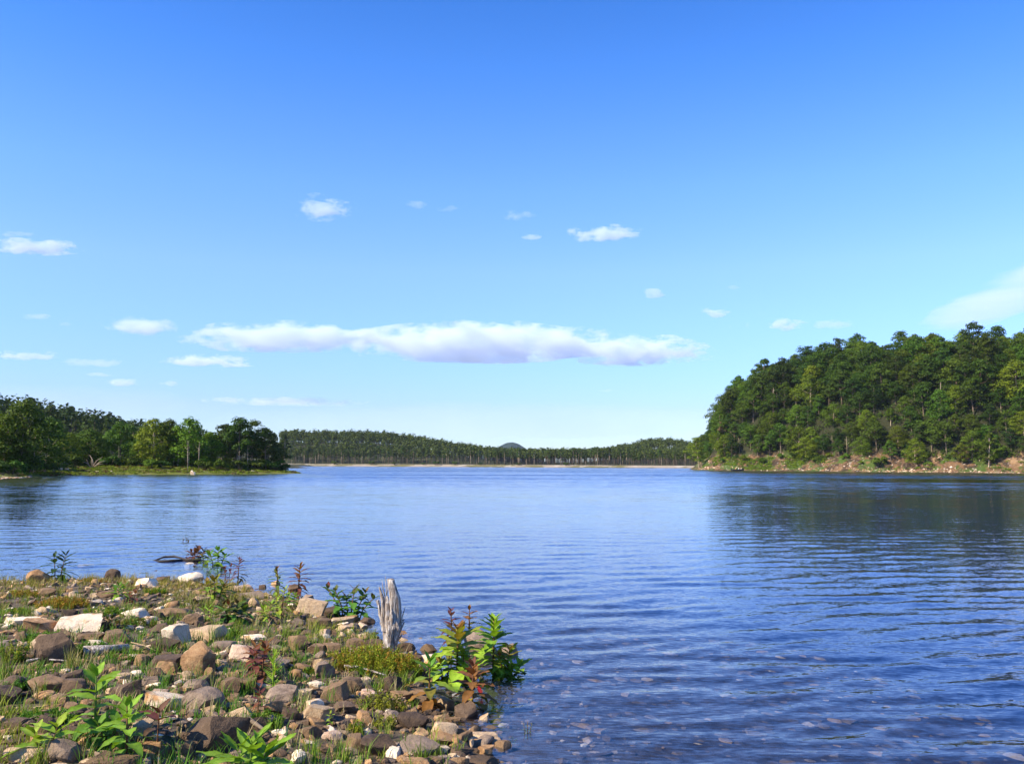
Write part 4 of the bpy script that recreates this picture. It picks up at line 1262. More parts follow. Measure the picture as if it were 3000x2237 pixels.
G_BRIGHT = (0.150, 0.258, 0.018); G_MID = (0.075, 0.185, 0.020); G_DARK = (0.022, 0.055, 0.014)
G_YEL = (0.26, 0.34, 0.030); RED = (0.115, 0.030, 0.024); BRONZE = (0.19, 0.085, 0.022); ORANGE = (0.36, 0.15, 0.03); CRIM = (0.33, 0.012, 0.02); PLUM = (0.10, 0.035, 0.045); BROWN = (0.10, 0.045, 0.025); LIME = (0.22, 0.34, 0.025)

def leafy_plant(reg, cx, by, h, w, nst, cols, label, seed, whorls=7, leaf=0.5, per=2, lw=0.30, stemcol=(0.13, 0.06, 0.03), spread=0.5, name='leafy_plant', droop=(0.95, 0.1), water=False):
    """cols: leaf colours from the foot of the stem to its top"""
    rng = random.Random(seed)
    px, py = zoomed(reg, cx, by)
    b = on_ground(px, py)
    dist = (b - Vector((0, 0, CAM_H))).length
    sc = dist / FPX / 2.241
    H = h * sc; W = w * sc
    root = empty(name, (b.x, b.y, b.z - 0.01))
    sm_, lm_ = MB(), MB()
    for s_ in range(nst):
        if nst == 1: foot = Vector((0, 0, 0)); lean = Vector((rng.uniform(-.05, .05), rng.uniform(-.05, .05), 0)) * H; hs = H
        else:
            off = (s_ + 0.5) / nst * 2 - 1
            foot = Vector((off * W * 0.16, rng.uniform(-.12, .12) * W, 0)); lean = Vector((off * W * spread * 0.55, rng.uniform(-.15, .15) * W, 0)); hs = H * rng.uniform(0.72, 1.0)
            if s_ == nst // 2: hs = H
        top = foot + lean + Vector((0, 0, hs * 0.93))
        mid_ = foot.lerp(top, 0.5) - lean * 0.12
        r0 = max(0.0035, 0.011 * H / 0.5)
        tb_ = [foot + Vector((0, 0, -0.12 if water else -0.03)), mid_, top]
        V, Q, T = tube(tb_, [r0, r0 * 0.75, r0 * 0.35], 6)
        n0 = sm_.n; sm_.add(V, Q, 0, np.array(stemcol)); sm_.F.append((T + n0, 0))
        Lmax = 1.06 * W * leaf if nst == 1 else 1.1 * W * leaf / (0.65 * nst ** (0.55 if nst < 3 else 0.35))
        az = rng.uniform(0, 6.28)
        for k in range(whorls):
            f = 0.10 + 0.88 * (k + 0.5) / whorls if whorls > 1 else 0.9
            p = foot.lerp(mid_, f * 2) if f < 0.5 else mid_.lerp(top, f * 2 - 1)
            az += math.pi / 2 + rng.uniform(-.35, .35) if per == 2 else 2.4
            LL = Lmax * (0.62 + 0.5 * math.sin(math.pi * min(1, f * 0.9 + 0.05))) * (1.0 if f < 0.75 else 1.0 - (f - 0.75) * 1.9)
            for q in range(per + (1 if k == whorls - 1 else 0)):
                a = az + q * 2 * math.pi / per + rng.uniform(-.25, .25)
                elev = -0.25 + 1.25 * f ** 1.5 + rng.uniform(-.2, .2)
                ax_ = Vector((math.cos(a) * math.cos(elev), math.sin(a) * math.cos(elev), math.sin(elev)))
                ci = f * (len(cols) - 1) + rng.uniform(-.35, .35); ci = max(0, min(len(cols) - 1, ci))
                i0 = int(ci); i1 = min(i0 + 1, len(cols) - 1); ff = ci - i0
                col = [cols[i0][m] * (1 - ff) + cols[i1][m] * ff for m in range(3)]
                leaf_blade(lm_, p, ax_, Vector((0, 0, 1)), LL * rng.uniform(0.85, 1.12), LL * lw * 1.15 * rng.uniform(.85, 1.15), droop[0] + (droop[1] - droop[0]) * f, col, rng)
    sm_.obj('stem', MAT['stem'], root, True)
    lm_.obj('leaves', MAT['plant'], root, True)
    return tag(root, label, 'plant', 'leafy plants of the shore')

P_ = leafy_plant
P_(1, 385, 452, 172, 160, 2, [G_DARK, G_DARK, (0.03, 0.06, 0.03)], 'dark plant with narrow leaves standing against the water at the left', 1, 8, 0.55, lw=.22)
P_(1, 1285, 335, 108, 130, 4, [RED, BROWN, (0.14, 0.06, 0.04)], 'reddish brown bush in the water above the pointed white stone', 2, 6, 0.55, lw=.26, water=True)
P_(1, 1350, 372, 130, 100, 2, [G_YEL, G_MID, BRONZE], 'green stemmed plant in the water between the reddish bush and the bright green one', 3, 6, 0.55, water=True)
P_(1, 1425, 385, 146, 140, 3, [LIME, G_BRIGHT, G_MID], 'bright green plant standing in the water beside the reddish bush', 4, 6, 0.55, water=True)
P_(1, 1562, 470, 172, 104, 1, [G_MID, RED, RED], 'reddish plant with spiky leaves at the shore right of the bright green one', 5, 10, 0.62, lw=.20, per=3)
P_(1, 1490, 445, 98, 96, 2, [BROWN, RED, RED], 'low dark red plant just left of the spiky reddish plant', 6, 6, 0.5, lw=.24)
P_(1, 1412, 584, 158, 180, 3, [G_YEL, G_BRIGHT, BRONZE], 'yellow green plant with bronze tips on the bank below the red plant', 7, 8, 0.5, lw=.24)
P_(1, 785, 575, 104, 112, 3, [G_BRIGHT, G_BRIGHT, G_MID], 'bright green small plant in the middle of the far bank', 8, 6, 0.6, lw=.18)
P_(1, 872, 606, 100, 100, 2, [BROWN, RED, BRONZE], 'small reddish brown plant beside the bright green small plant', 9, 6, 0.5)
P_(1, 1530, 728, 142, 210, 4, [G_DARK, G_MID, RED], 'dark green bushy plant with red tips above the large pale tan rock', 10, 7, 0.5)
P_(1, 1362, 724, 108, 96, 3, [G_BRIGHT, LIME, G_BRIGHT], 'lime green grassy plant beside the long brown block', 11, 5, 0.62, lw=.14)
P_(1, 740, 776, 90, 130, 3, [G_DARK, BROWN, G_DARK], 'small dark plant right of the big white rock', 12, 5, 0.5)
P_(1, 620, 1500, 415, 320, 1, [G_MID, G_BRIGHT, G_BRIGHT], 'tallest bright green plant with long broad leaves in the near bank', 13, 8, 0.62, lw=.32, stemcol=(.10, .15, .03))
P_(1, 830, 1640, 360, 285, 1, [G_MID, G_BRIGHT, G_BRIGHT], 'second bright green plant with a red stem right of the tallest one', 14, 9, 0.60, lw=.33)
P_(1, 700, 1540, 170, 260, 2, [G_DARK, G_MID, G_BRIGHT], 'low green plant between the two tallest bright green plants', 15, 4, 0.55, lw=.38)
P_(1, 290, 1600, 190, 270, 2, [BRONZE, G_BRIGHT, G_YEL], 'low green plant with browning leaves in the near left corner', 16, 5, 0.55, lw=.34)
P_(1, 1030, 1572, 270, 300, 1, [G_BRIGHT, G_DARK, RED, BROWN], 'plant with two flat green leaves and a dark red top', 17, 5, 0.58, lw=.3)
P_(1, 1650, 1760, 260, 300, 3, [G_BRIGHT, G_BRIGHT, G_BRIGHT], 'broad leaved bright green plant at the near edge right of the biggest boulder', 18, 5, 0.75, lw=.26, stemcol=(.1, .15, .03), droop=(.3, 0))
P_(1, 1705, 1056, 210, 180, 2, [BROWN, RED, ORANGE], 'red brown leafy plant in the middle of the bank', 19, 6, 0.58)
P_(1, 1690, 1345, 200, 140, 1, [ORANGE, RED, RED], 'thin reddish plant beside the humped purple grey rock', 20, 8, 0.6, lw=.2)
P_(2, 252, 560, 205, 112, 1, [BROWN, G_MID, BRONZE], 'dark bronze plant at the shore left of its taller neighbour', 21, 10, 0.6, lw=.24, per=3)
P_(2, 388, 565, 230, 138, 1, [BROWN, RED, BRONZE, BRONZE], 'taller bronze plant with dead brown leaves at its foot', 22, 10, 0.6, lw=.24, per=3)
P_(2, 725, 712, 232, 330, 6, [G_DARK, G_MID, G_MID, RED], 'dark green bush with red tips leaning over the water left of the stump', 23, 7, 0.34, lw=.36, spread=0.8, water=True)
P_(2, 262, 704, 210, 120, 2, [BROWN, G_YEL, G_YEL], 'yellow green upright plant left of the pale granite block', 24, 9, 0.55, lw=.22)
P_(2, 345, 640, 110, 110, 2, [BROWN, G_MID, G_BRIGHT], 'small green plant against the pale granite block', 25, 6, 0.5)
P_(2, 185, 716, 130, 130, 2, [G_MID, G_YEL, G_BRIGHT], 'light green low plant left of the yellow green upright plant', 26, 6, 0.55, lw=.24)
P_(2, 1430, 1130, 375, 270, 1, [G_YEL, LIME, G_YEL, BRONZE], 'tall yellow green plant with large drooping leaves at the water', 27, 12, 0.70, lw=.36, per=3)
P_(2, 1400, 905, 285, 130, 1, [PLUM, RED, PLUM], 'plum red sprig rising behind the tall yellow green plant', 28, 8, 0.6, lw=.36)
P_(2, 1510, 900, 290, 150, 1, [BROWN, G_MID, BRONZE, BRONZE], 'bronze sprig rising right of the plum red one', 29, 8, 0.6, lw=.36)
P_(2, 1670, 1070, 385, 215, 1, [G_BRIGHT, LIME, G_BRIGHT, LIME], 'tall bright green plant in front of the grey boulder in the water', 30, 13, 0.72, lw=.34, per=3, water=True)
P_(2, 1745, 1085, 200, 150, 2, [G_MID, LIME, BRONZE], 'smaller green plant right of the tall one by the grey boulder', 31, 8, 0.75, water=True)
P_(2, 1810, 1095, 110, 150, 2, [G_MID, LIME, G_BRIGHT], 'lowest green plant at the water end of the grey boulder', 32, 6, 0.75, water=True)
P_(2, 1248, 1300, 340, 225, 1, [ORANGE, BRONZE, G_BRIGHT, G_MID], 'green topped plant with orange lower leaves at the waterline', 33, 9, 0.72, lw=.34, water=True)
P_(2, 1532, 1310, 320, 215, 1, [G_YEL, BRONZE, BRONZE, RED], 'bronze leaved plant standing in the water', 34, 11, 0.72, lw=.34, per=2, water=True)
P_(2, 1350, 1120, 230, 150, 2, [G_YEL, LIME, BRONZE], 'leafy yellow green plant left of the tall yellow green one', 41, 7, 0.62, lw=.34, water=True)
P_(2, 1470, 1135, 240, 150, 1, [G_YEL, G_BRIGHT, G_YEL], 'yellow green plant behind the bronze leaved plant', 42, 8, 0.66, lw=.36, per=3, water=True)
P_(2, 1590, 1250, 120, 60, 1, [PLUM, CRIM, CRIM], 'crimson leaf shoot beside the bronze leaved plant', 35, 3, 0.9, lw=.4, water=True, droop=(-.3, -.3))
P_(2, 222, 1210, 300, 62, 1, [LIME, LIME, LIME], 'bright lime green spear of upright narrow leaves', 36, 22, 0.9, lw=.16, per=3, stemcol=(.2, .3, .03), droop=(-.6, -.6))
P_(2, 596, 1410, 118, 62, 1, [G_BRIGHT, LIME, G_YEL], 'small pale green sprout right of the pale tan rock with seams', 37, 7, 0.6, lw=.3)
P_(2, 130, 1110, 240, 180, 2, [BROWN, RED, BROWN], 'withered red brown plant left of the lime green spear', 38, 6, 0.55)

# sprigs standing in open water
for seed, (reg, cx, by, h, w, lab) in enumerate([(1, 1222, 222, 56, 66, 'sparse dark sprig standing in open water beyond the reddish bush'), (2, 920, 286, 40, 30, 'tiny dark sprig alone far out in the water'),
        (2, 120, 190, 18, 22, 'tiny speck of weed in the water beyond the bronze plants'), (2, 1895, 1480, 110, 90, 'thin green water weed beyond the long pale slab'), (2, 1795, 1512, 44, 90, 'low tuft of green water weed near the long pale slab')]):
    P_(reg, cx, by, h, w, 3, [G_DARK, G_DARK, BROWN] if seed < 3 else [G_MID, G_BRIGHT, G_MID], lab, 60 + seed, 4 if seed < 3 else 8, 0.35 if seed < 3 else 0.2, name='water_sprig', lw=.3 if seed < 3 else .15, water=True)

# ------------------------------------------------------------------ low feathery weeds
def weed_clump(reg, cx, by, w, h, cols, label, seed, dens=1.0):
    rng = np.random.default_rng(seed)
    px, py = zoomed(reg, cx, by)
    b = on_ground(px, py)
    dist = (b - Vector((0, 0, CAM_H))).length
    sc = dist / FPX / 2.241
    W = w * sc; D = min(W * 0.75, h * sc * 2.2); Hh = h * sc * 0.62
    ns = int(150 * dens * W * max(D, .15) / 0.25) + 14
    root = empty('weed_clump', (b.x, b.y + D * 0.5, b.z))
    sm_, lm_ = MB(), MB()
    for k in range(ns):
        a = rng.uniform(0, 6.28); rr = math.sqrt(rng.uniform())
        x = math.cos(a) * rr * W * 0.48; y = math.sin(a) * rr * D * 0.5
        z0 = float(ground_z(b.x + x, b.y + D * .5 + y)) - b.z
        hh = Hh * rng.uniform(0.55, 1.1) * (1 - 0.45 * rr ** 2)
        le = Vector((rng.normal() * .18 + x / W * .5, rng.normal() * .18, 1)) * hh
        f = Vector((x, y, z0)); c = np.array(cols[rng.integers(len(cols))]) * rng.uniform(.75, 1.25)
        V, Q, T = tube([f, f + le * .5, f + le], [0.0022, 0.0018, 0.001], 3, False)
        lm_.add(V, Q, 0, c * 0.8)
        m = 20
        tt = rng.uniform(0.12, 1, m)
        C = np.array(f)[None] + np.array(le)[None] * tt[:, None] + rng.normal(size=(m, 3)) * 0.008
        leaf_quads(lm_, C, unit(rng.normal(size=(m, 3)) + [0, 0, .4]), rng.uniform(0.018, 0.036, m), 0.35, 0, rng, np.tile(c, (m, 1)) * rng.uniform(.8, 1.25, (m, 1)))
    lm_.obj('foliage', MAT['plant'], root)
    return tag(root, label, 'plant', 'low weeds of the shore')
YG = (0.25, 0.26, 0.02); OG = (0.33, 0.19, 0.03); OL = (0.17, 0.16, 0.035); GG = (0.09, 0.20, 0.02)
weed_clump(2, 860, 1085, 610, 235, [YG, YG, OG, (0.19, .24, .02)], 'wide clump of yellow green feathery weeds around the stump', 1, 1.2)
weed_clump(2, 925, 1315, 300, 170, [OL, OL, YG], 'clump of olive weeds among the stones below the stump', 2, .8)
weed_clump(1, 230, 1408, 290, 115, [GG, GG, (0.06, .15, .02)], 'dense dark green cushion of weeds at the left', 3, 1.8)
weed_clump(1, 1735, 1420, 200, 150, [GG, (0.13, .2, .02)], 'green feathery weeds at the foot of the thin reddish plant', 4)
weed_clump(2, 755, 1466, 95, 130, [YG, GG], 'small yellow green weed right of the cream stone', 5)
weed_clump(1, 130, 560, 200, 60, [OG, YG, (.30, .22, .05)], 'orange and yellow weeds at the left end of the far bank', 6)
weed_clump(1, 350, 640, 300, 90, [OG, OG, YG], 'patch of orange weeds above the big white rock', 7)
weed_clump(1, 560, 470, 200, 50, [OG, (.25, .12, .03)], 'rusty weeds along the left waterline', 8)
weed_clump(1, 240, 850, 210, 70, [GG, (.13, .22, .02)], 'green weeds between the big white rock and the dark block', 9)
weed_clump(1, 560, 950, 260, 110, [GG, (.10, .17, .02)], 'green weeds right of the big dark brown block', 10, .9)
weed_clump(1, 60, 1000, 120, 260, [GG, YG], 'green weeds at the left edge of the view', 11, .9)
weed_clump(1, 100, 1190, 150, 120, [GG, (.07, .16, .03)], 'dark green weeds left of the broad brown stone', 12, .9)
weed_clump(2, 130, 1420, 200, 90, [GG, YG], 'green weeds under the humped purple grey rock', 13)
weed_clump(2, 950, 1430, 150, 120, [OL, YG], 'straggling olive weeds left of the smooth dark grey slab', 14)
weed_clump(1, 1000, 540, 140, 60, [GG, YG], 'green weeds in front of the jagged white stone', 15)
weed_clump(1, 880, 760, 200, 90, [OL, GG], 'thin weeds in front of the pale slab', 16, .7)
weed_clump(1, 1480, 830, 130, 110, [GG, (.13, .22, .02)], 'green weeds right of the large pale tan rock', 17)
weed_clump(2, 420, 1090, 220, 90, [OL, GG, YG], 'thin weeds among the stones right of the lime green spear', 18, .6)
weed_clump(1, 640, 690, 240, 80, [GG, YG, (.13, .22, .02)], 'green and yellow weeds right of the orange patch', 19, .8)
weed_clump(1, 60, 680, 160, 60, [YG, GG], 'yellow green weeds behind the long white flaky rock', 20)

# ------------------------------------------------------------------ grass between the stones
rng = np.random.default_rng(15)
gm = MB()
NT = 2500
tx = rng.uniform(-9.0, 3.5, NT * 6); ty = 4.7 + 11.5 * rng.uniform(0, 1, NT * 6) ** 1.25
td = sdf(tx, ty, SHORE)
dens = 0.5 + fbm(tx * 0.8 + 30, ty * 0.8, 3) * 1.1 - np.clip((tx + 1.0) * 0.10, -0.2, 0.45)
keep = (td > 0.12) & (rng.uniform(size=len(tx)) < np.clip(dens, 0.04, 1)) & (np.abs(tx) < ty * 0.64 + .3)
tx, ty = tx[keep][:NT], ty[keep][:NT]
tz = ground_z(tx, ty)
hue = fbm(tx * 0.5 + 9, ty * 0.5 + 4, 2)
for i in range(len(tx)):
    nb = rng.integers(5, 16); hh = rng.uniform(0.05, 0.17) * (1.35 if hue[i] > .2 else 1)
    w_ = np.clip(hue[i] * 1.6 + 0.35 + rng.normal() * .25, 0, 1)
    far_ = np.clip((ty[i] - 9.5) / 4, 0, 1) * 0.6
    c0 = np.array(GG) * (1 - w_) + np.array((0.27, 0.29, 0.035)) * w_
    c0 = c0 * (1 - far_) + np.array((0.30, 0.20, 0.05)) * far_
    if rng.uniform() < 0.18: c0 = np.array((0.36, 0.29, 0.15))
    for k in range(nb):
        a = rng.uniform(0, 6.28); le = rng.uniform(0.1, 0.7); h_ = hh * rng.uniform(.6, 1.2)
        f = np.array([tx[i], ty[i], tz[i]]) + rng.normal(size=3) * [0.025, 0.025, 0]
        dr = np.array([math.cos(a) * le, math.sin(a) * le, 1.0]); sd_ = np.array([-math.sin(a), math.cos(a), 0]) * 0.0032
        m_ = f + dr * h_ * .55; e_ = f + dr * h_ * [1.35, 1.35, .95]
        gm.add(np.array([f - sd_, f + sd_, m_ + sd_ * .8, m_ - sd_ * .8, e_]), np.array([[0, 1, 2, 3]]), 0, c0 * rng.uniform(.8, 1.2))
        gm.F.append((np.array([[3, 2, 4]]) + gm.n - 5, 0))
tag(gm.obj('grass', MAT['plant']), 'thin grass growing between the stones of the bank', kind='stuff')

def grass_tuft(reg, cx, by, h, n, cols, label, seed):
    rng = np.random.default_rng(seed)
    px, py = zoomed(reg, cx, by); b = on_ground(px, py)
    sc = (b - Vector((0, 0, CAM_H))).length / FPX / 2.241
    H = h * sc; mb = MB()
    for k in range(n):
        a = rng.uniform(0, 6.28); le = rng.uniform(0.05, 0.45); h_ = H * rng.uniform(.55, 1.05)
        f = np.array([rng.normal() * .03, rng.normal() * .03, -0.01]); c = np.array(cols[rng.integers(len(cols))]) * rng.uniform(.8, 1.2)
        pts_ = []
        sd_ = np.array([-math.sin(a), math.cos(a), 0]) * 0.0036
        for j in range(5):
            u = j / 4
            p = f + np.array([math.cos(a) * le * u ** 1.8, math.sin(a) * le * u ** 1.8, u * (1 - .15 * le * u)]) * h_
            pts_ += [p - sd_ * (1 - u * .9), p + sd_ * (1 - u * .9)]
        mb.add(np.array(pts_), np.array([[2 * j, 2 * j + 1, 2 * j + 3, 2 * j + 2] for j in range(4)]), 0, c)
    return tag(mb.obj('grass_tuft', MAT['plant'], None, False, None, b), label, 'grass', 'grass tufts of the near shore')
GT = [GG, (.16, .24, .03), (.24, .26, .06)]
for i, (reg, cx, by, h, n, lab) in enumerate([
    (1, 465, 1030, 170, 40, 'tall green grass tuft right of the big dark brown block'), (1, 1050, 920, 150, 26, 'thin grass tuft left of the large white boulder with the orange patch'),
    (1, 900, 1220, 160, 22, 'grass blades right of the dark grey block'), (1, 1260, 880, 130, 24, 'grass tuft between the white boulder and the pale tan rock'),
    (1, 830, 660, 120, 20, 'grass blades over the pale slab'), (1, 30, 1100, 220, 40, 'grass tuft at the left edge by the broad brown stone'),
    (1, 640, 1290, 120, 18, 'grass blades behind the tallest bright green plant'), (1, 1420, 1180, 140, 26, 'grass tuft right of the big tilted tan rock'),
    (1, 1150, 1300, 120, 20, 'grass blades right of the bright white rock with orange crust'), (2, 310, 820, 130, 26, 'grass tuft above the brown square block'),
    (2, 500, 830, 110, 20, 'grass tuft left of the small reddish stone'), (2, 60, 1190, 150, 36, 'grass tuft left of the humped purple grey rock'),
    (2, 440, 1290, 150, 30, 'grass tuft in front of the white tan stone'), (2, 970, 1480, 140, 30, 'grass tuft left of the broad grey rock'),
    (2, 1120, 1560, 150, 26, 'grass tuft on the broad grey rock'), (2, 1300, 1600, 110, 26, 'grass tuft at the small white stone by the broad grey rock'),
    (2, 660, 1640, 170, 36, 'grass tuft left of the reddish upright rock'), (2, 500, 1640, 150, 30, 'grass tuft right of the broad leaved green plant'),
    (2, 1210, 1480, 90, 18, 'grass blades above the long tan slab'), (2, 790, 1640, 120, 24, 'grass blades in front of the reddish upright rock'),
    (1, 1400, 860, 150, 28, 'grass tuft in front of the large pale tan rock'), (1, 830, 480, 80, 16, 'grass blades at the shore beside the rounded black stone'),
    (1, 420, 480, 120, 18, 'grass blades under the dark plant at the water'), (1, 1580, 1150, 110, 22, 'grass tuft below the long flat white stone')]):
    grass_tuft(reg, cx, by, h, n, GT if i % 3 else [(.2, .24, .05), (.30, .26, .10)], lab, 300 + i)

# ------------------------------------------------------------------ weathered stump
px, py = zoomed(2, 990, 935)
b = on_ground(px, py)
sc = (b - Vector((0, 0, CAM_H))).length / FPX / 2.241
stump = empty('tree_stump', (b.x, b.y, b.z))
tag(stump, 'weathered grey tree stump with splintered top at the water edge', 'stump')
U = sc        # one unit of the enlarged photograph
def fluted(mb, path, radii, seed, lobes=5, depth=0.28, sides=28, cap=True):
    rng = np.random.default_rng(seed)
    ph = rng.uniform(0, 6.28, 4)
    P = []
    n = 26
    pts_ = [Vector(p) for p in path]
    for i in range(n):
        u = i / (n - 1) * (len(pts_) - 1); k = min(int(u), len(pts_) - 2)
        P.append((pts_[k].lerp(pts_[k + 1], u - k), radii[k] * (1 - (u - k)) + radii[k + 1] * (u - k)))
    V = []
    for i, (p, r) in enumerate(P):
        u = i / (n - 1)
        for s_ in range(sides):
            w = 2 * math.pi * s_ / sides
            fl = 1 + depth * (0.5 * math.sin(lobes * w + ph[0] + u * 2.2) + 0.32 * math.sin((lobes * 2 + 1) * w + ph[1] - u * 3) + 0.2 * math.sin(11 * w + ph[2] + u * 5)) + 0.10 * mnoise.noise(Vector((math.cos(w) * 2, math.sin(w) * 2, u * 7 + seed)))
            top = 0.12 * r * mnoise.noise(Vector((math.cos(w) * 3, math.sin(w) * 3, seed * 3.1))) if i == n - 1 else 0
            V.append((p.x + math.cos(w) * r * fl, p.y + math.sin(w) * r * fl, p.z + top * 4))
    F = [(i * sides + k, i * sides + (k + 1) % sides, (i + 1) * sides + (k + 1) % sides, (i + 1) * sides + k) for i in range(n - 1) for k in range(sides)]
    n0 = mb.n
    mb.add(np.array(V), np.array(F))
    c = P[-1][0]
    mb.add(np.array([[c.x, c.y, c.z - 0.01]]), np.zeros((0, 4), int))
    ci = mb.n - 1
    mb.F.append((np.array([((n - 1) * sides + k + n0, (n - 1) * sides + (k + 1) % sides + n0, ci) for k in range(sides)]), 0))
def Q(x, z, y=0.0): return Vector(((x - 990) * U, y, (935 - z) * U))
mb = MB(); fluted(mb, [Q(985, 960), Q(990, 900), Q(1000, 830), Q(1010, 770), Q(1000, 720)], [44 * U, 39 * U, 44 * U, 54 * U, 40 * U], 1)
mb.obj('trunk', MAT['driftwood'], stump, True)
for (pth, rr, sd_, nm) in [
    ([Q(1012, 790), Q(1020, 690), Q(1018, 600), Q(1003, 530), Q(990, 472)], [32, 33, 31, 27, 20], 2, 'trunk_splinter'),
    ([Q(985, 780, -.01), Q(985, 700, -.02), Q(975, 640, -.02), Q(968, 575, -.01)], [30, 27, 20, 6], 3, 'trunk_splinter'),
    ([Q(962, 790), Q(945, 720), Q(948, 650), Q(940, 600), Q(918, 520)], [24, 19, 18, 13, 4], 4, 'trunk_splinter'),
    ([Q(950, 750), Q(925, 690), Q(918, 640), Q(910, 600)], [12, 9, 8, 6], 5, 'trunk_splinter'),
    ([Q(1000, 780, -.05), Q(1002, 700, -.06), Q(1000, 640, -.05)], [14, 12, 5], 6, 'trunk_splinter')]:
    mb = MB(); fluted(mb, pth, [x * U for x in rr], sd_, 3, 0.34, 14)
    mb.obj(nm, MAT['driftwood'], stump, True)
for pth, rr in [([Q(1040, 790), Q(1058, 745), Q(1065, 700), Q(1082, 640)], [9, 6, 4, 1.5]), ([Q(1055, 750), Q(1074, 720), Q(1076, 715)], [5, 4, 2]), ([Q(1040, 780), Q(1065, 760), Q(1078, 735)], [9, 7, 3]),
                ([Q(955, 780), Q(935, 755), Q(925, 735)], [8, 5, 2]), ([Q(968, 620), Q(962, 540), Q(956, 470), Q(952, 445)], [4, 3, 2, 1]), ([Q(960, 600), Q(940, 530), Q(934, 480)], [4, 3, 1]),
                ([Q(965, 570), Q(972, 520), Q(968, 480)], [3, 2, 1]), ([Q(925, 660), Q(905, 620), Q(898, 600)], [5, 4, 2]), ([Q(1035, 850), Q(1060, 820), Q(1066, 800)], [7, 5, 2]), ([Q(1022, 625), Q(1034, 600), Q(1030, 575)], [11, 12, 6])]:
    mb = MB(); add_tube(mb, pth, [x * U for x in rr], 6)
    mb.obj('twig', MAT['driftwood'], stump, True)

# ------------------------------------------------------------------ drift sticks and logs
def stick(reg, pts2, r, mat, label, z=0.04, name='stick', cat='stick', group='drift sticks on the bank'):
    P = []
    for cx, cyy in pts2:
        q = on_ground(*zoomed(reg, cx, cyy)); P.append(Vector((q.x, q.y, q.z + z)))
    mb = MB(); add_tube(mb, P, [r * (1 - 0.5 * i / (len(P) - 1)) for i in range(len(P))], 7)
    o = mb.obj(name, mat, None, True)
    return tag(o, label, cat, group)
stick(1, [(175, 1012), (260, 995), (340, 1003), (435, 1010)], 0.012, MAT['driftwood'], 'pale bent stick lying in front of the big dark brown block', .05)
lg = stick(1, [(545, 950), (690, 935), (840, 915)], 0.055, MAT['driftwood'], 'grey weathered log with a broken end below the bright white wedge', .05, 'log', 'log')
stick(1, [(840, 930), (900, 945), (960, 930), (1010, 950)], 0.013, MAT['wetwood'], 'dark twisted root at the end of the grey weathered log', .05)
stick(1, [(860, 900), (940, 920), (1020, 955)], 0.007, MAT['twig'], 'thin dry stalk over the dark twisted root', .07)
stick(2, [(690, 1050), (780, 1055), (880, 1085), (960, 1110)], 0.014, MAT['driftwood'], 'pale stick lying under the yellow green weeds', .06)
stick(1, [(1590, 1385), (1660, 1430), (1740, 1490)], 0.022, MAT['bark'], 'dark stick behind the broad leaved bright green plant', .06)
stick(1, [(1450, 1350), (1458, 1260), (1462, 1190)], 0.012, MAT['bark'], 'upright grey stick beside the rounded purple grey rock', .03)
stick(1, [(1165, 1100), (1290, 1120)], 0.006, MAT['twig'], 'thin straw below the big tilted tan rock', .06)
stick(1, [(540, 1000), (610, 1010), (660, 1040)], 0.006, MAT['twig'], 'thin straw right of the pale bent stick', .05)
rb = random.Random(12)
for k in range(14):
    x0 = rb.uniform(150, 330); y0 = rb.uniform(1330, 1440); a = rb.uniform(-.7, .9); L = rb.uniform(70, 160)
    stick(1, [(x0, y0), (x0 + L * .5 * math.cos(a), y0 + L * .25 * math.sin(a) + rb.uniform(-12, 12)), (x0 + L * math.cos(a), y0 + L * .5 * math.sin(a))], rb.uniform(.003, .006), MAT['twig'],
          'thin dry twig in the heap of twigs by the green cushion of weeds', rb.uniform(.03, .09), 'twig', 'twig', 'heap of dry twigs')

# waterlogged dark driftwood with a loop
px, py = zoomed(1, 1110, 318); q = on_plane(px, py, 0.0)
sc = (q - Vector((0, 0, CAM_H))).length / FPX / 2.241
lg = empty('sunken_log', (q.x, q.y, 0.0)); tag(lg, 'black waterlogged driftwood with an open loop lying in the water', 'log')
def Lp(x, y, z): return Vector(((x - 1110) * sc, y, z))
for pth, rr in [([Lp(1015, 0, .0), Lp(1050, .25, .05), Lp(1110, .3, .06), Lp(1160, .2, .04), Lp(1215, 0, .02), Lp(1300, 0, 0.02)], [.012, .022, .026, .022, .03, .03]), ([Lp(1015, 0, 0), Lp(1080, -.2, .01), Lp(1150, -.15, .02), Lp(1190, 0, .02)], [.012, .02, .022, .02])]:
    mb = MB(); add_tube(mb, pth, rr, 8); mb.obj('limb', MAT['wetwood'], lg, True)

# ------------------------------------------------------------------ boat with three people under the far right bank
bx, by_ = float(at_depth(2162, 1376, 345.5).x), 345.5
boat = empty('boat', (bx, by_, 0.0)); tag(boat, 'small dark open boat moored under the rocky bank', 'boat')
hb = MB(); HL = 4.8
st = []
for i in range(13):
    u = i / 12; x = -HL / 2 + HL * u
    hw = 0.78 * (1 - max(0, (u - 0.55) / 0.45) ** 2.2) * (0.9 + 0.1 * min(1, u * 4)) + 0.015
    zt = 0.50 + 0.22 * u ** 2.5; zk = -0.12 + 0.30 * max(0, (u - .7) / .3) ** 2
    st.append([(x, -hw, zt), (x, -hw * .86, 0.10 + zk * .4), (x, -hw * .45, zk), (x, 0, zk - .03), (x, hw * .45, zk), (x, hw * .86, 0.10 + zk * .4), (x, hw, zt),
               (x, hw * .90, zt - .01), (x, hw * .74, 0.16 + zk * .4), (x, 0, zk + .10), (x, -hw * .74, 0.16 + zk * .4), (x, -hw * .90, zt - .01)])
m_ = len(st[0]); V = np.array(st).reshape(-1, 3)
F = [(i * m_ + k, (i + 1) * m_ + k, (i + 1) * m_ + (k + 1) % m_, i * m_ + (k + 1) % m_) for i in range(12) for k in range(m_)]
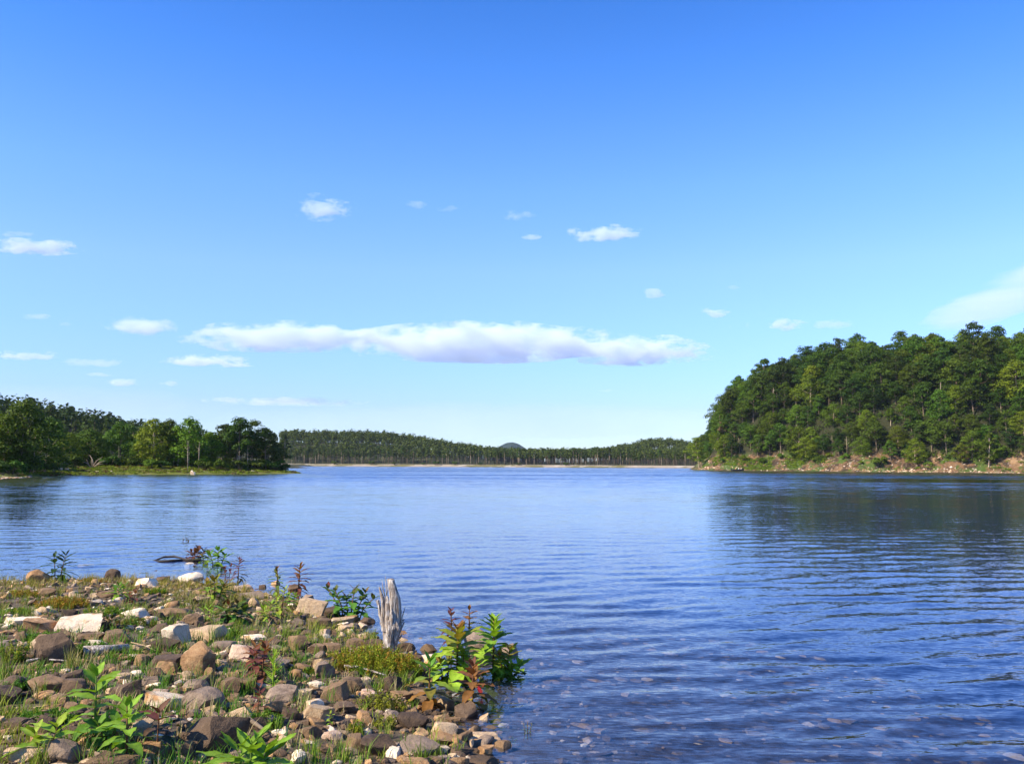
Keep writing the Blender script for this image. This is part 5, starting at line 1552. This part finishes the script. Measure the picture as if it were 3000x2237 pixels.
hb.add(V, np.array(F)); hb.add(np.array([st[0][k] for k in range(7)]) * 1.0, np.zeros((0, 4), int))
hb.F.append((np.array([[0, 1, 2], [0, 2, 3], [0, 3, 4], [0, 4, 5], [0, 5, 6]]) + hb.n - 7, 0))
hb.obj('hull', plain_mat('boat_paint', (0.03, 0.03, 0.045), 0.4), boat, True, R(35))
def bxm(x0, x1, y0, y1, z0, z1):
    V = np.array([(x, y, z) for x in (x0, x1) for y in (y0, y1) for z in (z0, z1)])
    return V, np.array([(0, 1, 3, 2), (4, 6, 7, 5), (0, 4, 5, 1), (2, 3, 7, 6), (0, 2, 6, 4), (1, 5, 7, 3)])
for x in (-1.2, 0.1, 1.2):
    mb = MB(); mb.add(*bxm(x - .14, x + .14, -.66, .66, .36, .40)); mb.obj('seat', plain_mat('boat_seat', (0.35, 0.33, 0.30)), boat)
mb = MB(); mb.add(*bxm(-2.75, -2.42, -.16, .16, .48, .92)); add_tube(mb, [Vector((-2.58, 0, .5)), Vector((-2.60, 0, -.35))], [.09, .06], 8)
mo = mb.obj('outboard_motor', plain_mat('motor', (0.02, 0.02, 0.022), 0.35), boat)
bv = mo.modifiers.new('bevel', 'BEVEL'); bv.width = 0.04; bv.segments = 2

def seated(x, faces, shirt, legs, hair, label):
    root = empty('person', (bx + x, by_, 0.40), 0 if faces > 0 else math.pi)
    def skin(name, V, E, rad, mat, lvl=2):
        me = bpy.data.meshes.new(name); me.from_pydata(V, E, []); me.materials.append(mat)
        o = bpy.data.objects.new(name, me); COL.objects.link(o); o.parent = root
        sk = o.modifiers.new('skin', 'SKIN'); sk.use_smooth_shade = True
        for v, r_ in zip(me.skin_vertices[0].data, rad): v.radius = (r_, r_)
        me.skin_vertices[0].data[0].use_root = True
        o.modifiers.new('sub', 'SUBSURF').levels = lvl; o.modifiers['sub'].render_levels = lvl
        return o
    skinm = plain_mat('skin', (0.48, 0.27, 0.19), 0.55)
    J = [(0, 0, .08), (-.02, 0, .30), (0, 0, .50), (.02, 0, .60), (.05, 0, .74), (.06, 0, .83),
         (0, .18, .50), (.06, .24, .27), (.26, .18, .18), (.34, .16, .17), (0, -.18, .50), (.06, -.24, .27), (.26, -.18, .18), (.34, -.16, .17),
         (.05, .10, .06), (.42, .12, .10), (.44, .12, -.24), (.54, .12, -.27), (.05, -.10, .06), (.42, -.12, .10), (.44, -.12, -.24), (.54, -.12, -.27)]
    E = [(0, 1), (1, 2), (2, 3), (3, 4), (4, 5), (2, 6), (6, 7), (7, 8), (8, 9), (2, 10), (10, 11), (11, 12), (12, 13), (0, 14), (14, 15), (15, 16), (16, 17), (0, 18), (18, 19), (19, 20), (20, 21)]
    rad = [.13, .13, .12, .055, .095, .075, .065, .048, .038, .035, .065, .048, .038, .035, .09, .065, .05, .04, .09, .065, .05, .04]
    skin('body', J, E, rad, skinm)
    skin('shirt', [J[k] for k in (0, 1, 2, 6, 7, 10, 11)], [(0, 1), (1, 2), (2, 3), (3, 4), (2, 5), (5, 6)], [.15, .15, .14, .085, .065, .085, .065], plain_mat('shirt', shirt, .8))
    skin('trousers', [J[k] for k in (0, 14, 15, 16, 18, 19, 20)], [(0, 1), (1, 2), (2, 3), (0, 4), (4, 5), (5, 6)], [.14, .105, .08, .065, .105, .08, .065], plain_mat('trousers', legs, .8))
    skin('hair', [(.03, 0, .80), (.02, 0, .86), (.05, 0, .90)], [(0, 1), (1, 2)], [.10, .10, .06], plain_mat('hair', hair, .6))
    tag(root, label, 'person', 'people in the moored boat')
seated(-0.95, 1, (0.85, 0.42, 0.12), (0.03, 0.03, 0.05), (0.05, 0.03, 0.02), 'person in an orange top seated at the motor end of the boat')
seated(0.25, 1, (0.85, 0.85, 0.85), (0.12, 0.12, 0.16), (0.06, 0.04, 0.02), 'person in a white shirt seated in the middle of the boat')
seated(1.30, -1, (0.88, 0.78, 0.76), (0.05, 0.05, 0.06), (0.04, 0.03, 0.02), 'person in a pale pink shirt seated at the bow of the boat')

# white stones at the water of the low point
for i, (px, Y, w, h, lab) in enumerate([(563, 159.5, .5, .9, 'upright white stone at the water of the low point'), (569, 159.3, .4, .7, 'shorter white stone beside the upright white one'),
        (176, 153, .9, .4, 'larger white rock on the grass of the low point'), (196, 154, .7, .3, 'smaller white rock right of the larger white one'), (286, 153, .5, .25, 'white rock at the grassy waterline near the fallen branches'),
        (325, 155, .5, .3, 'last white rock along the grassy waterline'), (740, 173, .9, .3, 'pale rock under the outer oaks of the low point')]):
    x, y, z = pen_pt(px, Y)
    tag(stone('rock', 700 + i, 'block', (w, w * .8, h * 1.3), MAT['white'], (x, y, z + h * .3), i), lab, 'rock', 'white stones on the low point')
# rubble of the near corner of the point and along the far right bank
def rubble(name, gen, n, seed, smin, smax, label, mats=('pale', 'white', 'tan', 'grey', 'brown')):
    rng = np.random.default_rng(seed); gm = MB(); V0, F0 = ico(1)
    for k in range(n):
        x, y, z = gen(rng); s = rng.uniform(smin, smax) * rng.uniform(.4, 1)
        V = V0 * rng.uniform(.65, 1.2, (len(V0), 1)) * [s, s * .8, s * .6] + [x, y, z + s * .1]
        gm.add(V, F0, int(rng.integers(len(mats))))
    return tag(gm.obj(name, [MAT[m] for m in mats]), label, kind='stuff')
def g_bank(rng):
    px = rng.choice([rng.uniform(2040, 3080), rng.uniform(2480, 2960), rng.uniform(2040, 2120)], p=[.4, .5, .1]); dd = abs(rng.normal()) * 0.9 - .4 if rng.uniform() < .9 else rng.uniform(0, 6)
    yy = float(np.interp(px, [2040, 2200, 2500, 2800, 3000, 3080], [372, 345, 313, 292, 280, 275])) + dd
    x = (px - 1500) / FPX * yy
    return x, yy, max(float(hill_z(x, yy)), 0.0)
rubble('bank_rubble', g_bank, 1150, 5, .12, .55, 'pale broken stones along the waterline of the far right bank')
def g_pt(rng):
    px = rng.uniform(-40, 95); Y = float(np.interp(px, [-40, 0, 95], [104, 107, 122])) + abs(rng.normal()) * 2
    return pen_pt(px, Y)
rubble('point_rubble', g_pt, 260, 6, .1, .32, 'pale broken stones at the near end of the low point')

# undergrowth: low leafy cover nobody could count
def undergrowth(name, gen, n, seed, size, mats, label):
    rng = np.random.default_rng(seed); gm = MB()
    for k in range(n):
        x, y, z, r, h = gen(rng); m = 34
        o = unit(rng.normal(size=(m, 3))); o[:, 2] = np.abs(o[:, 2])
        C = np.array([x, y, z]) + o * np.array([r, r, h]) * rng.uniform(.5, 1.05, (m, 1))
        leaf_quads(gm, C, unit(o + [0, 0, .5] + rng.normal(size=(m, 3)) * .5), size * rng.uniform(.7, 1.4, m), .75, int(rng.integers(len(mats))), rng)
    return tag(gm.obj(name, mats), label, kind='stuff')
def g_slope(rng):
    while True:
        x = rng.uniform(76, 235); y = rng.uniform(268, 430); d = float(sdf(x, y, HILL))
        if d < 4.0 or d > 62: continue
        if d < 10 and vnoise(np.array(x * .13), np.array(y * .13)) < (9 - d) * .06: continue
        px, _ = project((x, y, 8))
        if px < 3080: return x, y, float(hill_z(x, y)), rng.uniform(.9, 2.2), rng.uniform(.9, 2.6)
undergrowth('slope_undergrowth', g_slope, 3900, 61, .5, [MAT['leaf_dark'], MAT['leaf_mid']], 'undergrowth under the trees of the wooded hill')
def g_scrub(rng):
    px = rng.choice([rng.uniform(2090, 2260), rng.uniform(2300, 2420), rng.uniform(2060, 3060)]); dd = rng.uniform(1.2, 8)
    yy = float(np.interp(px, [2040, 2200, 2500, 2800, 3000, 3080], [372, 345, 313, 292, 280, 275])) + dd
    x = (px - 1500) / FPX * yy
    if vnoise(np.array(x * .12), np.array(yy * .2)) < -0.02 and px > 2260: return g_scrub(rng)
    return x, yy, float(hill_z(x, yy)), rng.uniform(.5, 1.2), rng.uniform(.25, .7)
undergrowth('bank_scrub', g_scrub, 560, 62, .32, [MAT['leaf_lime'], MAT['leaf_mid'], MAT['leaf_lime']], 'light green scrub growing over the far right bank')
def g_point(rng):
    while True:
        px = rng.uniform(-60, 835); Y = float(np.interp(px, [-60, 100, 250, 500, 700, 835], [122, 140, 163, 172, 179, 188])) + rng.uniform(0, 22)
        x, y, z = pen_pt(px, Y)
        return x, y, z, rng.uniform(.8, 1.8), rng.uniform(.8, 2.6) * (1.4 if px > 560 else 1)
undergrowth('point_undergrowth', g_point, 760, 63, .4, [MAT['leaf_dark'], MAT['leaf_mid'], MAT['leaf_mid'], MAT['leaf_lime']], 'shady undergrowth among the trees of the low point')

def g_spit(rng):
    px = rng.uniform(60, 880); Y = float(np.interp(px, [60, 100, 250, 500, 700, 880], [118, 129, 150, 160, 168, 184])) + rng.uniform(-1, 12) ** 1.0
    x, y, z = pen_pt(px, Y)
    return x, y, z, rng.uniform(.3, .9), rng.uniform(.08, .3)
undergrowth('spit_grass', g_spit, 900, 64, .22, [MAT['leaf_lime'], MAT['leaf_point'], MAT['leaf_lime'], MAT['leaf_brown']], 'rough yellow green grass along the shore of the low point')
# ------------------------------------------------------------------ clouds: lumpy bodies of vapour far beyond the hills
def cloud_mat(name, dens, thr, nscale, amp, stretch=(0.45, 0.45, 1.0), slant=0.0):
    m, t, out = newmat(name)
    tc = t.nodes.new('ShaderNodeTexCoord')
    mp = t.nodes.new('ShaderNodeMapping'); mp.inputs['Scale'].default_value = stretch; mp.inputs['Rotation'].default_value = (0, slant, 0); mp.vector_type = 'TEXTURE' if False else 'POINT'
    t.links.new(position(t), mp.inputs['Vector'])
    n = noise_tex(t, nscale, 7, 0.66, mp.outputs[0])
    ln = t.nodes.new('ShaderNodeVectorMath'); ln.operation = 'LENGTH'
    t.links.new(tc.outputs['Object'], ln.inputs[0])
    fall = maprange(t, ln.outputs['Value'], 0.10, 1.0, 1.0, 0.0)     # objects are built inside a unit ball
    a = t.nodes.new('ShaderNodeMath'); a.operation = 'MULTIPLY_ADD'; a.inputs[1].default_value = amp; a.inputs[2].default_value = -amp * 0.5
    t.links.new(n.outputs[0], a.inputs[0])
    b = t.nodes.new('ShaderNodeMath'); b.operation = 'ADD'
    t.links.new(a.outputs[0], b.inputs[0]); t.links.new(fall, b.inputs[1])
    d = maprange(t, b.outputs[0], thr, thr + 0.30, 0.0, dens)
    v = t.nodes.new('ShaderNodeVolumePrincipled')
    v.inputs['Color'].default_value = (0.82, 0.90, 1.0, 1)
    v.inputs['Anisotropy'].default_value = 0.0
    t.links.new(d, v.inputs['Density'])
    t.links.new(v.outputs[0], out.inputs['Volume'])
    return m
CM = {'thick': cloud_mat('cloud_thick', 0.0085, 0.30, 0.012, 3.4), 'puff': cloud_mat('cloud_puff', 0.011, 0.42, 0.018, 4.2), 'thin': cloud_mat('cloud_thin', 0.0045, 0.42, 0.020, 4.0), 'veil': cloud_mat('cloud_veil', 0.0002, 0.15, 0.006, 1.2), 'cirrus': cloud_mat('cloud_cirrus', 0.0016, 0.25, 0.010, 2.6, (0.10, 0.10, 1.0), 0.30)}
CY = 4200.0
CLOUDS = [  # centre, width, height in the photograph, body, label
 (945, 615, 165, 80, 'puff', 'bright streaky cloud highest in the sky, left of centre'), (1220, 600, 66, 30, 'thin', 'faint small wisp right of the highest streaky cloud'), (1312, 610, 80, 18, 'thin', 'thin flat wisp right of the faint small one'),
 (1520, 632, 105, 32, 'thin', 'ragged faint wisp above the elongated bright cloud'), (1558, 694, 55, 18, 'puff', 'tiny cloud left of the elongated bright cloud'), (1765, 685, 225, 42, 'puff', 'elongated bright cloud with a tapering left end, right of centre'),
 (100, 724, 250, 38, 'puff', 'long pale cloud cut by the left edge'), (50, 690, 110, 20, 'thin', 'faint wisp above the long pale cloud at the left edge'),
 (1916, 860, 64, 30, 'puff', 'small rounded bright cloud above the right end of the big cloud bank'), (2148, 840, 44, 18, 'thin', 'tiny wisp right of the small rounded bright cloud'), (2090, 916, 95, 32, 'puff', 'small cloud over the right end of the big cloud bank'),
 (2190, 953, 38, 20, 'thin', 'tiny puff left of the paired bright puffs'), (2140, 957, 26, 16, 'thin', 'tiniest puff below the small cloud'), (2305, 950, 112, 42, 'puff', 'paired bright puffs above the wooded hill'), (2440, 950, 130, 26, 'thin', 'thin trailing cloud right of the paired bright puffs'),
 (105, 928, 80, 22, 'thin', 'faint mauve wisp at the left, upper one'), (190, 950, 56, 18, 'thin', 'faint mauve wisp at the left, lower one'),
 (415, 958, 215, 58, 'thick', 'lens shaped cloud with a mauve belly left of the big bank'),
 (830, 992, 520, 76, 'thick', 'left half of the big mauve bellied cloud bank'), (1400, 1010, 760, 104, 'thick', 'largest middle part of the big mauve bellied cloud bank'), (1850, 1030, 430, 88, 'puff', 'fading right end of the big cloud bank'),
 (70, 1040, 190, 34, 'puff', 'flat cloud at the left edge above the hills'), (270, 1062, 170, 26, 'thin', 'faint flat cloud right of the left edge cloud'), (610, 1058, 260, 34, 'puff', 'long bright flat cloud below the big bank'),
 (290, 1096, 84, 16, 'thin', 'small thin streak over the left hill'), (360, 1121, 100, 22, 'puff', 'small bright cloud over the left hill'), (492, 1122, 66, 22, 'puff', 'tiny bright cloud over the left hill, right one'),
 (830, 1176, 440, 20, 'thin', 'long thin mauve streak low over the far shore'), (1750, 1142, 100, 14, 'thin', 'short faint streak low in the sky, right of centre'),
 (2990, 850, 620, 130, 'cirrus', 'hazy veil of high cloud at the right edge'), (200, 1190, 900, 110, 'veil', 'pale hazy veil low over the left hill'), (1500, 1240, 1700, 90, 'veil', 'pale hazy band low over the far shore'),
]
for i, (px, py, w, h, k, lab) in enumerate(CLOUDS):
    rs = np.random.default_rng(400 + i)
    Y = CY + 160 * (i % 7)
    c = at_depth(px, py, Y)
    V, F = ico(3)
    V = V.copy()
    nz = np.array([mnoise.fractal(Vector(tuple(v * np.array([2.2, 2.2, 1.2]) + i * 7.3)), 0.9, 2.1, 3) for v in V])
    V = V * (0.90 + 0.16 * nz[:, None])
    V[:, 2] = np.where(V[:, 2] < 0, V[:, 2] * 0.8, V[:, 2])
    mb = MB(); mb.add(V, F)
    o = mb.obj('cloud', CM[k])
    s = Y / FPX
    o.location = c; o.scale = (w * s * 0.66, max(w * s * 0.4, h * s * 0.7), h * s * 0.66)
    if k == 'cirrus': o.rotation_euler = (0, -0.42, 0)
    tag(o, lab, 'cloud', 'clouds')

# ------------------------------------------------------------------ the air over the lake
hz = MB()
V = np.array([(x, y, z) for x in (-1400, 1400) for y in (-60, 3500) for z in (-8, 110)], float)
hz.add(V, np.array([(0, 1, 3, 2), (4, 6, 7, 5), (0, 4, 5, 1), (2, 3, 7, 6), (0, 2, 6, 4), (1, 5, 7, 3)]))
hm, t, out = newmat('haze')
v = t.nodes.new('ShaderNodeVolumePrincipled')
v.inputs['Color'].default_value = (0.72, 0.85, 1.0, 1)
v.inputs['Density'].default_value = 0.000035
t.links.new(v.outputs[0], out.inputs['Volume'])
tag(hz.obj('haze', hm), kind='stuff')

# kinds that were built but never stood anywhere
for K in list(oaks.values()) + list(shrubs.values()) + [pines, snags]:
    for r_, u_ in zip(K.roots, K.used):
        if not u_:
            for ch in list(r_.children): bpy.data.objects.remove(ch)
            bpy.data.objects.remove(r_)
